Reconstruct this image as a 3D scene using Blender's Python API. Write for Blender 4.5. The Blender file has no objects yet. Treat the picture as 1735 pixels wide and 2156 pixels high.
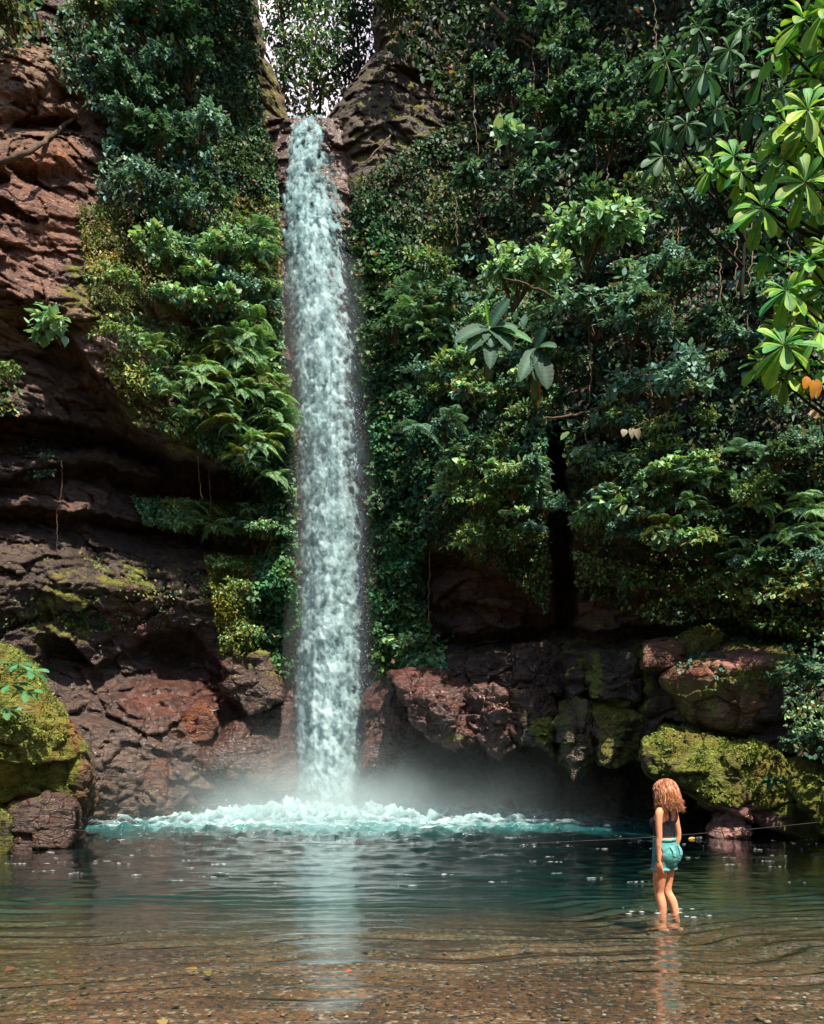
import bpy, bmesh, math, random
import numpy as np
from mathutils import Vector, Matrix, Quaternion

random.seed(7)
rng = np.random.default_rng(11)
scene = bpy.context.scene
COL = scene.collection

# ------------------------------------------------------------------ frame
F, U0, V0, CAMH = 1691.0, 867.5, 1630.0, 1.5      # measuring units: photo at 1735 x 2155

def W(u, v, Y):
    """point of the place at distance Y (metres from the viewer along +Y) seen at photo position u, v"""
    return np.stack([(np.asarray(u, float) - U0) / F * Y, np.asarray(Y, float) + 0 * np.asarray(u, float),
                     CAMH + (V0 - np.asarray(v, float)) / F * Y], -1)

def P(u, v, Y):
    return Vector(((u - U0) / F * Y, Y, CAMH + (V0 - v) / F * Y))

# ------------------------------------------------------------------ noise
_perm = np.random.default_rng(3).permutation(256).astype(np.int64)
_perm = np.concatenate([_perm, _perm, _perm])
_grad = np.random.default_rng(5).normal(size=(256, 3))
_grad /= np.linalg.norm(_grad, axis=1, keepdims=True)

def perlin(p):
    p = np.asarray(p, float)
    i = np.floor(p).astype(np.int64)
    f = p - i
    i &= 255
    w = f * f * f * (f * (f * 6 - 15) + 10)
    out = 0
    for dx in (0, 1):
        wx = w[..., 0] if dx else 1 - w[..., 0]
        for dy in (0, 1):
            wy = w[..., 1] if dy else 1 - w[..., 1]
            for dz in (0, 1):
                wz = w[..., 2] if dz else 1 - w[..., 2]
                h = _perm[_perm[_perm[(i[..., 0] + dx) & 255] + ((i[..., 1] + dy) & 255)] + ((i[..., 2] + dz) & 255)]
                g = _grad[h]
                d = g[..., 0] * (f[..., 0] - dx) + g[..., 1] * (f[..., 1] - dy) + g[..., 2] * (f[..., 2] - dz)
                out = out + wx * wy * wz * d
    return out * 1.5

def fbm(p, octv=4, gain=0.5):
    a, s, tot = 1.0, 0.0, 0.0
    p = np.asarray(p, float)
    for k in range(octv):
        s = s + a * perlin(p * (2.03 ** k) + 17.3 * k)
        tot += a
        a *= gain
    return s / tot

def _hash(c, seed):
    h = (c[..., 0] * 374761393 + c[..., 1] * 668265263 + c[..., 2] * 2147483647 + seed * 974634) & 0xFFFFFFFF
    h = ((h ^ (h >> 13)) * 1274126177) & 0xFFFFFFFF
    return h ^ (h >> 16)

def cells(p, size, seed=0):
    """jittered cells: offset from the nearest centre, its hash, distance to the border"""
    q = np.asarray(p, float) / np.asarray(size, float)
    b = np.floor(q - 0.5).astype(np.int64)
    best = np.full(q.shape[:-1], 9e9); sec = best.copy()
    bid = np.zeros(q.shape[:-1], np.int64); bo = np.zeros_like(q)
    for k in range(8):
        c = b + np.array([k & 1, (k >> 1) & 1, (k >> 2) & 1])
        h = _hash(c, seed)
        j = np.stack([(h & 1023) / 1023.0, ((h >> 10) & 1023) / 1023.0, ((h >> 20) & 1023) / 1023.0], -1)
        o = q - (c + 0.5 + 0.42 * (j - 0.5) * 2)
        d = (o ** 2).sum(-1)
        m = d < best
        sec = np.where(m, best, np.minimum(sec, d))
        best = np.where(m, d, best); bid = np.where(m, h, bid)
        bo = np.where(m[..., None], o, bo)
    return bo, bid, np.sqrt(sec) - np.sqrt(best)

def blocky(p, size, seed=0, tilt=0.6):
    """fractured rock: every block has its own offset and its own tilt, -1..1"""
    o, h, e = cells(p, size, seed)
    r = [((h >> s) & 255) / 127.5 - 1 for s in (0, 7, 13, 19)]
    return 0.55 * r[0] + tilt * (r[1] * o[..., 0] + r[2] * o[..., 2]) - 0.16 * np.clip(0.12 - e, 0, .12) / 0.12

def sstep(a, b, x):
    t = np.clip((x - a) / (b - a), 0, 1)
    return t * t * (3 - 2 * t)

def pl(pts, x):
    pts = np.asarray(pts, float)
    return np.interp(x, pts[:, 0], pts[:, 1])

def inpoly(u, v, poly):
    u = np.asarray(u); v = np.asarray(v); r = np.zeros(u.shape, bool)
    n = len(poly)
    for i in range(n):
        x1, y1 = poly[i]; x2, y2 = poly[(i + 1) % n]
        c = ((y1 > v) != (y2 > v)) & (u < (x2 - x1) * (v - y1) / (y2 - y1 + 1e-9) + x1)
        r ^= c
    return r

# ------------------------------------------------------------------ mesh / object helpers
def np_mesh(name, verts, tris=None, quads=None, smooth=True, attrs=None):
    """a mesh straight from arrays; attrs: {name: (type, array per vertex)}"""
    me = bpy.data.meshes.new(name)
    verts = np.asarray(verts, np.float32).reshape(-1, 3)
    tris = np.zeros((0, 3), np.int32) if tris is None else np.asarray(tris, np.int32).reshape(-1, 3)
    quads = np.zeros((0, 4), np.int32) if quads is None else np.asarray(quads, np.int32).reshape(-1, 4)
    me.vertices.add(len(verts)); me.vertices.foreach_set('co', verts.ravel())
    nl = tris.size + quads.size
    me.loops.add(nl)
    me.loops.foreach_set('vertex_index', np.concatenate([tris.ravel(), quads.ravel()]))
    nf = len(tris) + len(quads)
    me.polygons.add(nf)
    st = np.concatenate([np.arange(len(tris)) * 3, tris.size + np.arange(len(quads)) * 4]).astype(np.int32)
    me.polygons.foreach_set('loop_start', st)
    me.update(calc_edges=True)
    me.polygons.foreach_set('use_smooth', np.full(nf, smooth))
    for k, (ty, arr) in (attrs or {}).items():
        a = me.attributes.new(k, ty, 'POINT')
        arr = np.asarray(arr, np.float32)
        if ty == 'FLOAT_COLOR':
            if arr.shape[-1] == 3:
                arr = np.concatenate([arr, np.ones(arr.shape[:-1] + (1,), np.float32)], -1)
            a.data.foreach_set('color', arr.ravel())
        else:
            a.data.foreach_set('value', arr.ravel())
    me.validate()
    return me

def grid_quads(r, c):
    i = np.arange(r * c).reshape(r, c)
    return np.stack([i[:-1, :-1], i[:-1, 1:], i[1:, 1:], i[1:, :-1]], -1).reshape(-1, 4)

def obj(name, me, mat=None, parent=None, loc=None):
    o = bpy.data.objects.new(name, me)
    COL.objects.link(o)
    if mat is not None and not me.materials:
        me.materials.append(mat)
    if parent is not None:
        o.parent = parent
    if loc is not None:
        o.location = loc
    return o

def tag(o, label=None, cat=None, group=None, kind=None):
    if label: o['label'] = label
    if cat: o['category'] = cat
    if group: o['group'] = group
    if kind: o['kind'] = kind
    return o

def thing(name, label, cat, loc=(0, 0, 0), group=None):
    o = bpy.data.objects.new(name, None)
    COL.objects.link(o)
    o.empty_display_size = 0.2
    o.location = loc
    return tag(o, label, cat, group)

def copy_tree(o, parent=None):
    c = o.copy(); COL.objects.link(c)
    if parent is not None: c.parent = parent
    for ch in list(o.children):
        copy_tree(ch, c)
    return c

def tubes(paths, seg=6):
    """paths: list of (points, radii) -> verts, quads, tris"""
    V, Q, T, n = [], [], [], 0
    for pts, rad in paths:
        pts = [Vector(p) for p in pts]
        k = len(pts)
        if not hasattr(rad, '__len__'): rad = [rad] * k
        prev = None
        for i in range(k):
            t = (pts[min(i + 1, k - 1)] - pts[max(i - 1, 0)])
            t = t.normalized() if t.length > 1e-9 else Vector((0, 0, 1))
            if prev is None:
                a = t.orthogonal().normalized()
            else:
                a = prev - t * prev.dot(t)
                a = a.normalized() if a.length > 1e-6 else t.orthogonal().normalized()
            prev = a
            b = t.cross(a)
            for s in range(seg):
                an = 2 * math.pi * s / seg
                V.append(pts[i] + (a * math.cos(an) + b * math.sin(an)) * rad[i])
        for i in range(k - 1):
            for s in range(seg):
                s2 = (s + 1) % seg
                Q.append((n + i * seg + s, n + i * seg + s2, n + (i + 1) * seg + s2, n + (i + 1) * seg + s))
        V.append(pts[0]); V.append(pts[-1])
        m = n + k * seg
        for s in range(seg):
            s2 = (s + 1) % seg
            T.append((m, n + s2, n + s)); T.append((m + 1, n + (k - 1) * seg + s, n + (k - 1) * seg + s2))
        n = m + 2
    return np.array([tuple(v) for v in V]), np.array(T), np.array(Q)

def tube_mesh(name, paths, seg=6):
    v, t, q = tubes(paths, seg)
    return np_mesh(name, v, t, q)

def curve_pts(ctrl, n=24):
    """Catmull-Rom through control points"""
    c = [Vector(p) for p in ctrl]
    c = [c[0] * 2 - c[1]] + c + [c[-1] * 2 - c[-2]]
    out = []
    segs = len(c) - 3
    for i in range(n):
        t = i / (n - 1) * segs
        k = min(int(t), segs - 1); t -= k
        p0, p1, p2, p3 = c[k:k + 4]
        out.append(0.5 * ((2 * p1) + (p2 - p0) * t + (2 * p0 - 5 * p1 + 4 * p2 - p3) * t * t + (3 * p1 - p0 - 3 * p2 + p3) * t ** 3))
    return out

# ------------------------------------------------------------------ materials
def mat_new(name):
    m = bpy.data.materials.new(name)
    m.use_nodes = True
    nt = m.node_tree
    nt.nodes.clear()
    out = nt.nodes.new('ShaderNodeOutputMaterial')
    return m, nt, out

class N:
    """small helper for node trees"""
    def __init__(s, nt): s.nt = nt
    def new(s, t, **kw):
        n = s.nt.nodes.new(t)
        for k, v in kw.items(): setattr(n, k, v)
        return n
    def link(s, a, b): s.nt.links.new(a, b)
    def set(s, sock, v):
        if hasattr(v, 'bl_idname') or hasattr(v, 'links'): s.nt.links.new(v, sock)
        else: sock.default_value = v
    def math(s, op, a, b=0.0, clamp=False):
        n = s.new('ShaderNodeMath', operation=op, use_clamp=clamp)
        s.set(n.inputs[0], a); s.set(n.inputs[1], b)
        return n.outputs[0]
    def noise(s, vec, scale, detail=4, rough=0.55, dist=0.0):
        n = s.new('ShaderNodeTexNoise')
        if vec is not None: s.link(vec, n.inputs['Vector'])
        n.inputs['Scale'].default_value = scale; n.inputs['Detail'].default_value = detail
        n.inputs['Roughness'].default_value = rough; n.inputs['Distortion'].default_value = dist
        return n.outputs['Fac']
    def ramp(s, fac, a, b, ca=(0, 0, 0, 1), cb=(1, 1, 1, 1)):
        n = s.new('ShaderNodeValToRGB')
        n.color_ramp.elements[0].position = a; n.color_ramp.elements[1].position = b
        n.color_ramp.elements[0].color = ca; n.color_ramp.elements[1].color = cb
        s.set(n.inputs[0], fac)
        return n.outputs[0]
    def mix(s, fac, a, b, mode='MIX'):
        n = s.new('ShaderNodeMix', data_type='RGBA', blend_type=mode)
        s.set(n.inputs[0], fac); s.set(n.inputs[6], a); s.set(n.inputs[7], b)
        return n.outputs[2]
    def attr(s, name):
        n = s.new('ShaderNodeAttribute'); n.attribute_name = name
        return n
    def mapping(s, vec, scale):
        n = s.new('ShaderNodeMapping'); s.link(vec, n.inputs[0]); n.inputs['Scale'].default_value = scale
        return n.outputs[0]
    def bump(s, h, strength, dist, normal=None):
        n = s.new('ShaderNodeBump'); n.inputs['Strength'].default_value = strength; n.inputs['Distance'].default_value = dist
        s.link(h, n.inputs['Height'])
        if normal is not None: s.link(normal, n.inputs['Normal'])
        return n.outputs[0]

def rgba(c): return (c[0], c[1], c[2], 1.0)

def make_rock_mat():
    m, nt, out = mat_new('rock')
    g = N(nt)
    pos = g.new('ShaderNodeNewGeometry').outputs['Position']
    nrm = g.new('ShaderNodeNewGeometry').outputs['Normal']
    tint = g.attr('tint').outputs['Color']
    moss_a = g.attr('moss').outputs['Fac']; wet = g.attr('wet').outputs['Fac']
    big = g.noise(pos, 0.7, 5, 0.6)
    strat = g.noise(g.mapping(pos, (1.2, 1.2, 5.0)), 1.6, 6, 0.62, 0.4)
    fine = g.noise(pos, 9.0, 6, 0.7)
    grain = g.noise(pos, 28.0, 3, 0.6)
    v = g.math('MULTIPLY', g.ramp(big, 0.25, 0.75, (.45, .45, .45, 1), (1.35, 1.25, 1.2, 1)), 1.0)
    c = g.mix(1.0, tint, g.ramp(big, 0.28, 0.72, (.5, .48, .47, 1), (1.35, 1.3, 1.25, 1)), 'MULTIPLY')
    c = g.mix(1.0, c, g.ramp(strat, 0.30, 0.68, (.42, .42, .45, 1), (1.35, 1.3, 1.28, 1)), 'MULTIPLY')
    c = g.mix(1.0, c, g.ramp(fine, 0.3, 0.7, (.6, .58, .56, 1), (1.35, 1.32, 1.3, 1)), 'MULTIPLY')
    # pale lichen flecks
    fl = g.attr('fleck').outputs['Fac']
    fle = g.math('MULTIPLY', g.ramp(g.noise(g.mapping(pos, (1, 1, 2.2)), 7.0, 5, 0.75), 0.55, 0.68), fl)
    c = g.mix(fle, c, (.52, .40, .37, 1))
    # moss: patchy, prefers faces turned up
    up = g.new('ShaderNodeSeparateXYZ'); g.link(nrm, up.inputs[0])
    mn = g.noise(pos, 1.9, 6, 0.65)
    mm = g.math('ADD', g.math('MULTIPLY', mn, 1.5), g.math('MULTIPLY', up.outputs[2], 0.22))
    mm = g.math('ADD', mm, g.math('MULTIPLY', moss_a, 1.1))
    mask = g.ramp(mm, 1.28, 1.44)
    mask = g.math('MULTIPLY', g.math('SUBTRACT', mm, 1.30), 5.0, True)
    mask = g.math('MULTIPLY', mask, g.math('MULTIPLY', moss_a, 4.0, True))
    mcol = g.mix(g.ramp(g.noise(pos, 6.0, 5, 0.7), .35, .7), (.045, .055, .008, 1), (.26, .29, .045, 1))
    mcol = g.mix(g.ramp(g.noise(pos, 1.3, 3, 0.6), .45, .65), mcol, (.15, .12, .02, 1))
    mcol = g.mix(g.ramp(grain, .4, .7), mcol, g.mix(1.0, mcol, (1.9, 1.9, 1.6, 1), 'MULTIPLY'))
    c = g.mix(mask, c, mcol)
    # damp streaks darken
    st = g.ramp(g.noise(g.mapping(pos, (2.2, 2.2, .35)), 1.0, 4, 0.6), .48, .62)
    c = g.mix(g.math('MULTIPLY', st, .55), c, g.mix(1.0, c, (.38, .34, .34, 1), 'MULTIPLY'))
    b = g.new('ShaderNodeBsdfPrincipled')
    g.link(c, b.inputs['Base Color'])
    ro = g.math('SUBTRACT', .88, g.math('MULTIPLY', wet, g.math('ADD', .46, g.math('MULTIPLY', fine, .3))))
    ro = g.math('ADD', ro, g.math('MULTIPLY', mask, .4), True)
    g.link(ro, b.inputs['Roughness'])
    b.inputs['Specular IOR Level'].default_value = .5
    g.link(g.math('MULTIPLY', wet, g.math('SUBTRACT', .42, g.math('MULTIPLY', mask, .4), True)), b.inputs['Coat Weight'])
    b.inputs['Coat Roughness'].default_value = .16
    cr = g.new('ShaderNodeTexVoronoi', feature='DISTANCE_TO_EDGE')
    g.link(g.mapping(pos, (1, 1, 1.7)), cr.inputs['Vector']); cr.inputs['Scale'].default_value = 2.3
    crk = g.math('MULTIPLY', g.ramp(cr.outputs[0], 0.0, 0.05), 1.0)
    h = g.math('ADD', g.math('MULTIPLY', strat, 1.0), g.math('MULTIPLY', fine, .45))
    h = g.math('ADD', h, g.math('MULTIPLY', g.math('MULTIPLY', crk, g.math('SUBTRACT', 1.0, mask, True)), .22))
    h = g.math('ADD', h, g.math('MULTIPLY', grain, .16))
    h = g.math('ADD', h, g.math('MULTIPLY', g.math('MULTIPLY', mask, grain), .5))
    g.link(g.bump(h, 0.9, 0.16), b.inputs['Normal']); g.link(g.bump(h, 0.6, 0.10), b.inputs['Coat Normal'])
    g.link(b.outputs[0], out.inputs[0])
    return m

def make_leaf_mat(name, rough=.42, trans=.28, spec=.45, base=None, vein=False, tint=(1, 1, 1)):
    """leaf: own colour per leaf from 'lcol', light passing through"""
    m, nt, out = mat_new(name)
    g = N(nt)
    if base is None:
        c = g.attr('lcol').outputs['Color']
    else:
        c = g.mix(1.0, g.attr('lcol').outputs['Color'], rgba(base), 'MULTIPLY')
    oi = g.new('ShaderNodeObjectInfo')
    pos = g.new('ShaderNodeNewGeometry').outputs['Position']
    hs = g.new('ShaderNodeHueSaturation')
    hs.inputs['Hue'].default_value = .5
    g.link(g.math('ADD', .485, g.math('MULTIPLY', oi.outputs['Random'], .03)), hs.inputs['Hue'])
    g.link(g.math('ADD', .75, g.math('MULTIPLY', g.noise(pos, .9, 2), .5)), hs.inputs['Value'])
    hs.inputs['Saturation'].default_value = 1.0
    g.link(c, hs.inputs['Color'])
    c = hs.outputs[0]
    c = g.mix(1.0, c, g.ramp(g.noise(pos, 14, 3, .6), .3, .7, (.8, .8, .8, 1), (1.2, 1.2, 1.15, 1)), 'MULTIPLY')
    b = g.new('ShaderNodeBsdfPrincipled')
    g.link(c, b.inputs['Base Color'])
    b.inputs['Roughness'].default_value = rough
    b.inputs['Specular IOR Level'].default_value = spec
    t = g.new('ShaderNodeBsdfTranslucent')
    g.link(g.mix(1.0, c, (1.25, 1.3, .7, 1), 'MULTIPLY'), t.inputs[0])
    mx = g.new('ShaderNodeMixShader'); mx.inputs[0].default_value = trans
    g.link(b.outputs[0], mx.inputs[1]); g.link(t.outputs[0], mx.inputs[2])
    g.link(mx.outputs[0], out.inputs[0])
    return m

def simple_mat(name, col, rough=.8, spec=.4, var=.35, scale=6.0, col2=None, bump=.0):
    m, nt, out = mat_new(name)
    g = N(nt)
    tc = g.new('ShaderNodeTexCoord').outputs['Object']
    n = g.noise(tc, scale, 5, .65)
    a = tuple(x * (1 - var) for x in col); b2 = col2 or tuple(min(1, x * (1 + var)) for x in col)
    c = g.ramp(n, .3, .7, rgba(a), rgba(b2))
    b = g.new('ShaderNodeBsdfPrincipled')
    g.link(c, b.inputs['Base Color']); b.inputs['Roughness'].default_value = rough
    b.inputs['Specular IOR Level'].default_value = spec
    if bump: g.link(g.bump(n, .8, bump), b.inputs['Normal'])
    g.link(b.outputs[0], out.inputs[0])
    return m

ROCK = make_rock_mat()
LEAF = make_leaf_mat('leaf', .52, .26, .28)
LEAF_MATT = make_leaf_mat('leaf_matt', .6, .22, .3)
BARK = simple_mat('bark', (.075, .05, .035), .9, .2, .5, 9.0, (.16, .11, .075), .02)
TWIG = simple_mat('twig', (.09, .065, .04), .85, .2, .5, 9.0, (.17, .12, .075), .01)
ROOT = simple_mat('root', (.13, .08, .055), .9, .2, .5, 12.0, (.24, .16, .10), .01)

# ------------------------------------------------------------------ light settings
SUN_DIR = (.22, -.46, 1.0)
SUN_STRENGTH, SUN_ANGLE, SKY_STRENGTH, EXPOSURE = 4.8, .8, .095, 0.92
POOL_DENSITY, MIST, WAVE, RIPPLE, VEIL = .62, .07, .011, .0115, .06
COVER, PLANTS = 1.0, True
# ------------------------------------------------------------------ camera, sky, sun
cam_d = bpy.data.cameras.new('camera')
cam = bpy.data.objects.new('camera', cam_d); COL.objects.link(cam)
cam.location = (0, 0, CAMH); cam.rotation_euler = (math.radians(90), 0, 0)
cam_d.sensor_fit = 'VERTICAL'; cam_d.sensor_height = 24.0; cam_d.lens = 24.0 * F / 2155.0
cam_d.shift_y = (V0 - 1077.5) / 2155.0
cam_d.clip_start = .05; cam_d.clip_end = 2000
scene.camera = cam

SUN = Vector(SUN_DIR).normalized()
wd = bpy.data.worlds.new('World'); scene.world = wd; wd.use_nodes = True
nt = wd.node_tree; nt.nodes.clear()
wo = nt.nodes.new('ShaderNodeOutputWorld'); bg = nt.nodes.new('ShaderNodeBackground')
sk = nt.nodes.new('ShaderNodeTexSky'); sk.sky_type = 'NISHITA'; sk.sun_disc = False
sk.sun_elevation = math.asin(SUN.z); sk.sun_rotation = math.atan2(SUN.x, SUN.y)
sk.air_density = 1.0; sk.dust_density = 1.2; sk.ozone_density = 1.0
bg.inputs[1].default_value = SKY_STRENGTH
# white clouds banked up in the sky beyond the gorge
g = N(nt)
dirv = g.new('ShaderNodeTexCoord').outputs['Generated']
sx = g.new('ShaderNodeSeparateXYZ'); g.link(dirv, sx.inputs[0])
cl = g.ramp(g.noise(g.mapping(dirv, (1, 1, 1.6)), 2.2, 6, .6), .30, .55)
cl = g.math('MULTIPLY', cl, g.math('MULTIPLY', g.math('SUBTRACT', sx.outputs[1], .25), 2.5, True))
nt.links.new(g.mix(cl, sk.outputs[0], (13.0, 11.0, 11.6, 1)), bg.inputs[0]); nt.links.new(bg.outputs[0], wo.inputs[0])
sd = bpy.data.lights.new('sun', 'SUN'); sd.energy = SUN_STRENGTH; sd.angle = math.radians(SUN_ANGLE); sd.color = (1.0, .91, .77)
so = bpy.data.objects.new('sun', sd); COL.objects.link(so)
so.rotation_euler = SUN.to_track_quat('Z', 'Y').to_euler(); so.location = (20, -20, 40)
vs_ = scene.view_settings
vs_.view_transform = 'Standard'; vs_.look = 'None'; vs_.gamma = 1.0; vs_.exposure = EXPOSURE; vs_.use_curve_mapping = False
cy = scene.cycles
cy.use_denoising = True; cy.max_bounces = 8; cy.diffuse_bounces = 3; cy.glossy_bounces = 3; cy.transparent_max_bounces = 24
cy.transmission_bounces = 4; cy.volume_bounces = 2; cy.caustics_reflective = False; cy.caustics_refractive = False
cy.sample_clamp_indirect = 4.0
cy.volume_step_rate = 3.0; cy.volume_max_steps = 96

# ------------------------------------------------------------------ cliff relief
EDGE_L = [(-600, 520), (0, 543), (120, 560), (180, 590), (250, 607), (280, 612), (330, 603), (430, 585), (600, 592), (700, 588),
          (800, 598), (1000, 610), (1200, 616), (1400, 612), (1560, 616), (1900, 612)]
EDGE_R = [(-600, 800), (0, 787), (60, 783), (110, 790), (130, 775), (170, 742), (210, 716), (245, 690), (300, 699), (420, 714),
          (520, 728), (600, 748), (750, 766), (900, 780), (1100, 786), (1400, 790), (1560, 775), (1900, 770)]

def overhang(u, v, lip, A, L, sharp=10.0, fade=40.0):
    """rock steps back by A metres below the lip line and comes forward again over L"""
    lip = np.asarray(lip, float)
    lv = np.interp(u, lip[:, 0], lip[:, 1])
    d = v - lv
    inside = sstep(lip[0, 0] - fade, lip[0, 0] + 1, u) * (1 - sstep(lip[-1, 0] - 1, lip[-1, 0] + fade, u))
    return np.where(d > 0, A * (1 - np.exp(-np.maximum(d, 0) / sharp)) * np.exp(-np.maximum(d, 0) / L), 0) * inside

def bumpf(u, v, u0, v0, ru, rv, A, p=2.0):
    return A * np.exp(-((np.abs(u - u0) / ru) ** p + (np.abs(v - v0) / rv) ** p))

def wob(u, v, s, a):
    """a little waviness for the lip lines"""
    return a * perlin(np.stack([u / s, v / s * .35, np.full(np.shape(u), 3.7)], -1))

def D_left(u, v):
    vw = v + wob(u, v, 60, 14) + wob(u, v, 19, 6)
    d = pl([(-900, 15), (-500, 17.0), (0, 21.8), (300, 24.4), (600, 27.2)], u)
    d = d + 3.0 * np.clip((620 - v) / 620, -0.3, 2) * np.clip((v < 620), 0, 1) + 0.8 * sstep(1150, 1420, v) - 0.6 * sstep(1420, 1700, v)
    d = d + overhang(u, vw, [(-900, 700), (0, 640), (90, 645), (150, 700), (230, 830), (300, 905), (345, 940), (480, 985), (545, 1010)], 2.0, 330, 26)
    d = d + overhang(u, vw, [(-900, 880), (0, 872), (120, 875), (300, 925), (345, 950), (500, 1000)], 2.3, 170, 9)
    d = d - overhang(u, vw, [(-900, 985), (0, 965), (120, 945), (200, 930), (330, 968)], 1.5, 45, 10)
    d = d + overhang(u, vw, [(-900, 1015), (0, 1003), (180, 962), (250, 985), (330, 1000)], 1.6, 80, 6)
    d = d - overhang(u, vw, [(-900, 1050), (0, 1040), (185, 1052)], 1.2, 26, 8, 8)
    d = d + overhang(u, vw, [(-900, 1078), (0, 1066), (180, 1072), (300, 1095), (430, 1108), (560, 1128)], 1.9, 60, 6)
    d = d - bumpf(u, v, 300, 1230, 260, 50, .7) - bumpf(u, v, 510, 1250, 60, 120, .9)
    d = d + overhang(u, vw, [(110, 1335), (200, 1400), (330, 1330), (400, 1325), (450, 1390), (520, 1420)], 1.3, 70, 8)
    d = d + bumpf(u, v, 370, 1385, 55, 45, 1.3) - bumpf(u, v, 500, 1400, 60, 60, .9)
    d = d - 1.1 * sstep(1430, 1560, v)
    d = d - bumpf(u, v, 75, 320, 90, 40, .8, 3) - bumpf(u, v, 70, 160, 80, 45, .7, 3) + bumpf(u, v, 60, 262, 110, 16, .7)
    d = d + overhang(u, vw, [(-500, 290), (0, 285), (60, 250), (120, 245), (160, 260)], .6, 40, 5)
    d = d + overhang(u, vw, [(-500, 620), (0, 612), (40, 625), (110, 640)], .9, 30, 5)
    return d

LIP_R = [(795, 1432), (835, 1425), (870, 1490), (905, 1545), (930, 1566), (985, 1560), (1010, 1548), (1050, 1590), (1105, 1566), (1150, 1588),
         (1210, 1628), (1262, 1602), (1312, 1604), (1350, 1585), (1400, 1510), (1470, 1540), (1735, 1600), (2400, 1640)]

def D_right(u, v):
    vw = v + wob(u, v, 55, 12) + wob(u, v, 17, 6)
    d = pl([(690, 27.4), (790, 26.6), (900, 25.8), (1200, 23.8), (1735, 19.6), (2400, 15.0)], u)
    d = d + (1.2 + 5.3 * sstep(700, 1050, u)) * np.clip((880 - v) / 880, 0, 1.6) ** 1.15
    d = d - bumpf(u, v, 1050, 1010, 150, 160, 1.3, 2.5) - bumpf(u, v, 1340, 1050, 140, 130, .8, 2.5)
    # the deep upright cleft
    cu = 1172 + .06 * (v - 1000)
    d = d + 2.6 * np.exp(-((u - cu - 12 * perlin(np.stack([v / 45, u * 0 + 2, u * 0], -1))) / (20 + 8 * perlin(np.stack([v / 60, u * 0, u * 0], -1)))) ** 4) * sstep(880, 960, v) * (1 - sstep(1290, 1360, v))
    d = d + overhang(u, vw, [(905, 1168), (960, 1152), (1040, 1190), (1095, 1225), (1150, 1285)], 1.3, 110, 9)
    d = d + overhang(u, vw, [(940, 1262), (1000, 1262), (1060, 1280), (1150, 1300)], .9, 50, 7)
    d = d + overhang(u, vw, [(1200, 1215), (1290, 1235), (1400, 1240), (1530, 1255), (1640, 1270), (2300, 1330)], 1.1, 60, 8)
    d = d + overhang(u, vw, [(920, 1330), (1180, 1322), (1400, 1318), (1530, 1300), (1650, 1330), (2300, 1400)], 1.7, 42, 7)
    d = d - 1.0 * sstep(1350, 1400, v) * sstep(800, 860, u)
    d = d - bumpf(u, v, 960, 1500, 120, 70, .7, 3)
    for cu_, w, sl, A_ in ((1003, 5, .16, .5), (1098, 5, -.10, .5), (1176, 11, .03, .9), (1243, 6, .14, .5), (1345, 12, -.08, .7)):
        d = d + A_ * np.exp(-((u - cu_ - sl * (v - 1480) - 14 * perlin(np.stack([v / 38, u * 0 + cu_ * .37, u * 0], -1)) - 6 * perlin(np.stack([v / 13, u * 0 + cu_ * .37, u * 0], -1))) / w) ** 2) * sstep(1380, 1430, v)
    d = d + overhang(u, vw, LIP_R, 6.5, 900, 9)
    d = d + bumpf(u, v, 830, 1500, 26, 120, 1.6)
    return d

def D_of(u, v):
    u = np.asarray(u, float); v = np.asarray(v, float)
    return np.where(u < 650, D_left(u, v), D_right(u, v))

# colour of the stone, moss, damp and pale flecks, with the left cave's shade put into the stone tone
def paint(u, v, base, spots):
    col = np.broadcast_to(np.array(base, float), u.shape + (3,)).copy()
    for (u0, v0, ru, rv, c) in spots:
        w = np.exp(-(((u - u0) / ru) ** 2 + ((v - v0) / rv) ** 2) ** 1.5)[..., None]
        col = col * (1 - w) + np.array(c) * w
    return col

def paint1(u, v, base, spots):
    x = np.full(u.shape, float(base))
    for (u0, v0, ru, rv, c) in spots:
        w = np.exp(-(((u - u0) / ru) ** 2 + ((v - v0) / rv) ** 2) ** 1.5)
        x = x * (1 - w) + c * w
    return x

def rock_disp(p):
    """fractured, bedded relief in metres"""
    q = p + .35 * np.stack([fbm(p * .6, 3), fbm(p * .6 + 31, 3), fbm(p * .6 + 57, 3)], -1)
    r = .36 * blocky(q, (1.9, 1.9, 1.0), 1) + .20 * blocky(q + 3, (.85, .85, .45), 2, .8) + .07 * blocky(q, (.36, .36, .2), 3, .8)
    rid = 1 - 2 * np.abs(fbm(q * np.array([.8, .8, 1.7]), 4))
    return r + .30 * fbm(p * .35, 3) + .16 * rid + .07 * fbm(p * np.array([2.4, 2.4, 4.5]), 3)

def spacing(a, b, fine, coarse, lo, hi):
    x, out = a, []
    while x < b:
        out.append(x); x += fine if lo <= x <= hi else coarse
    out.append(b)
    return np.array(out, float)

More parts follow.
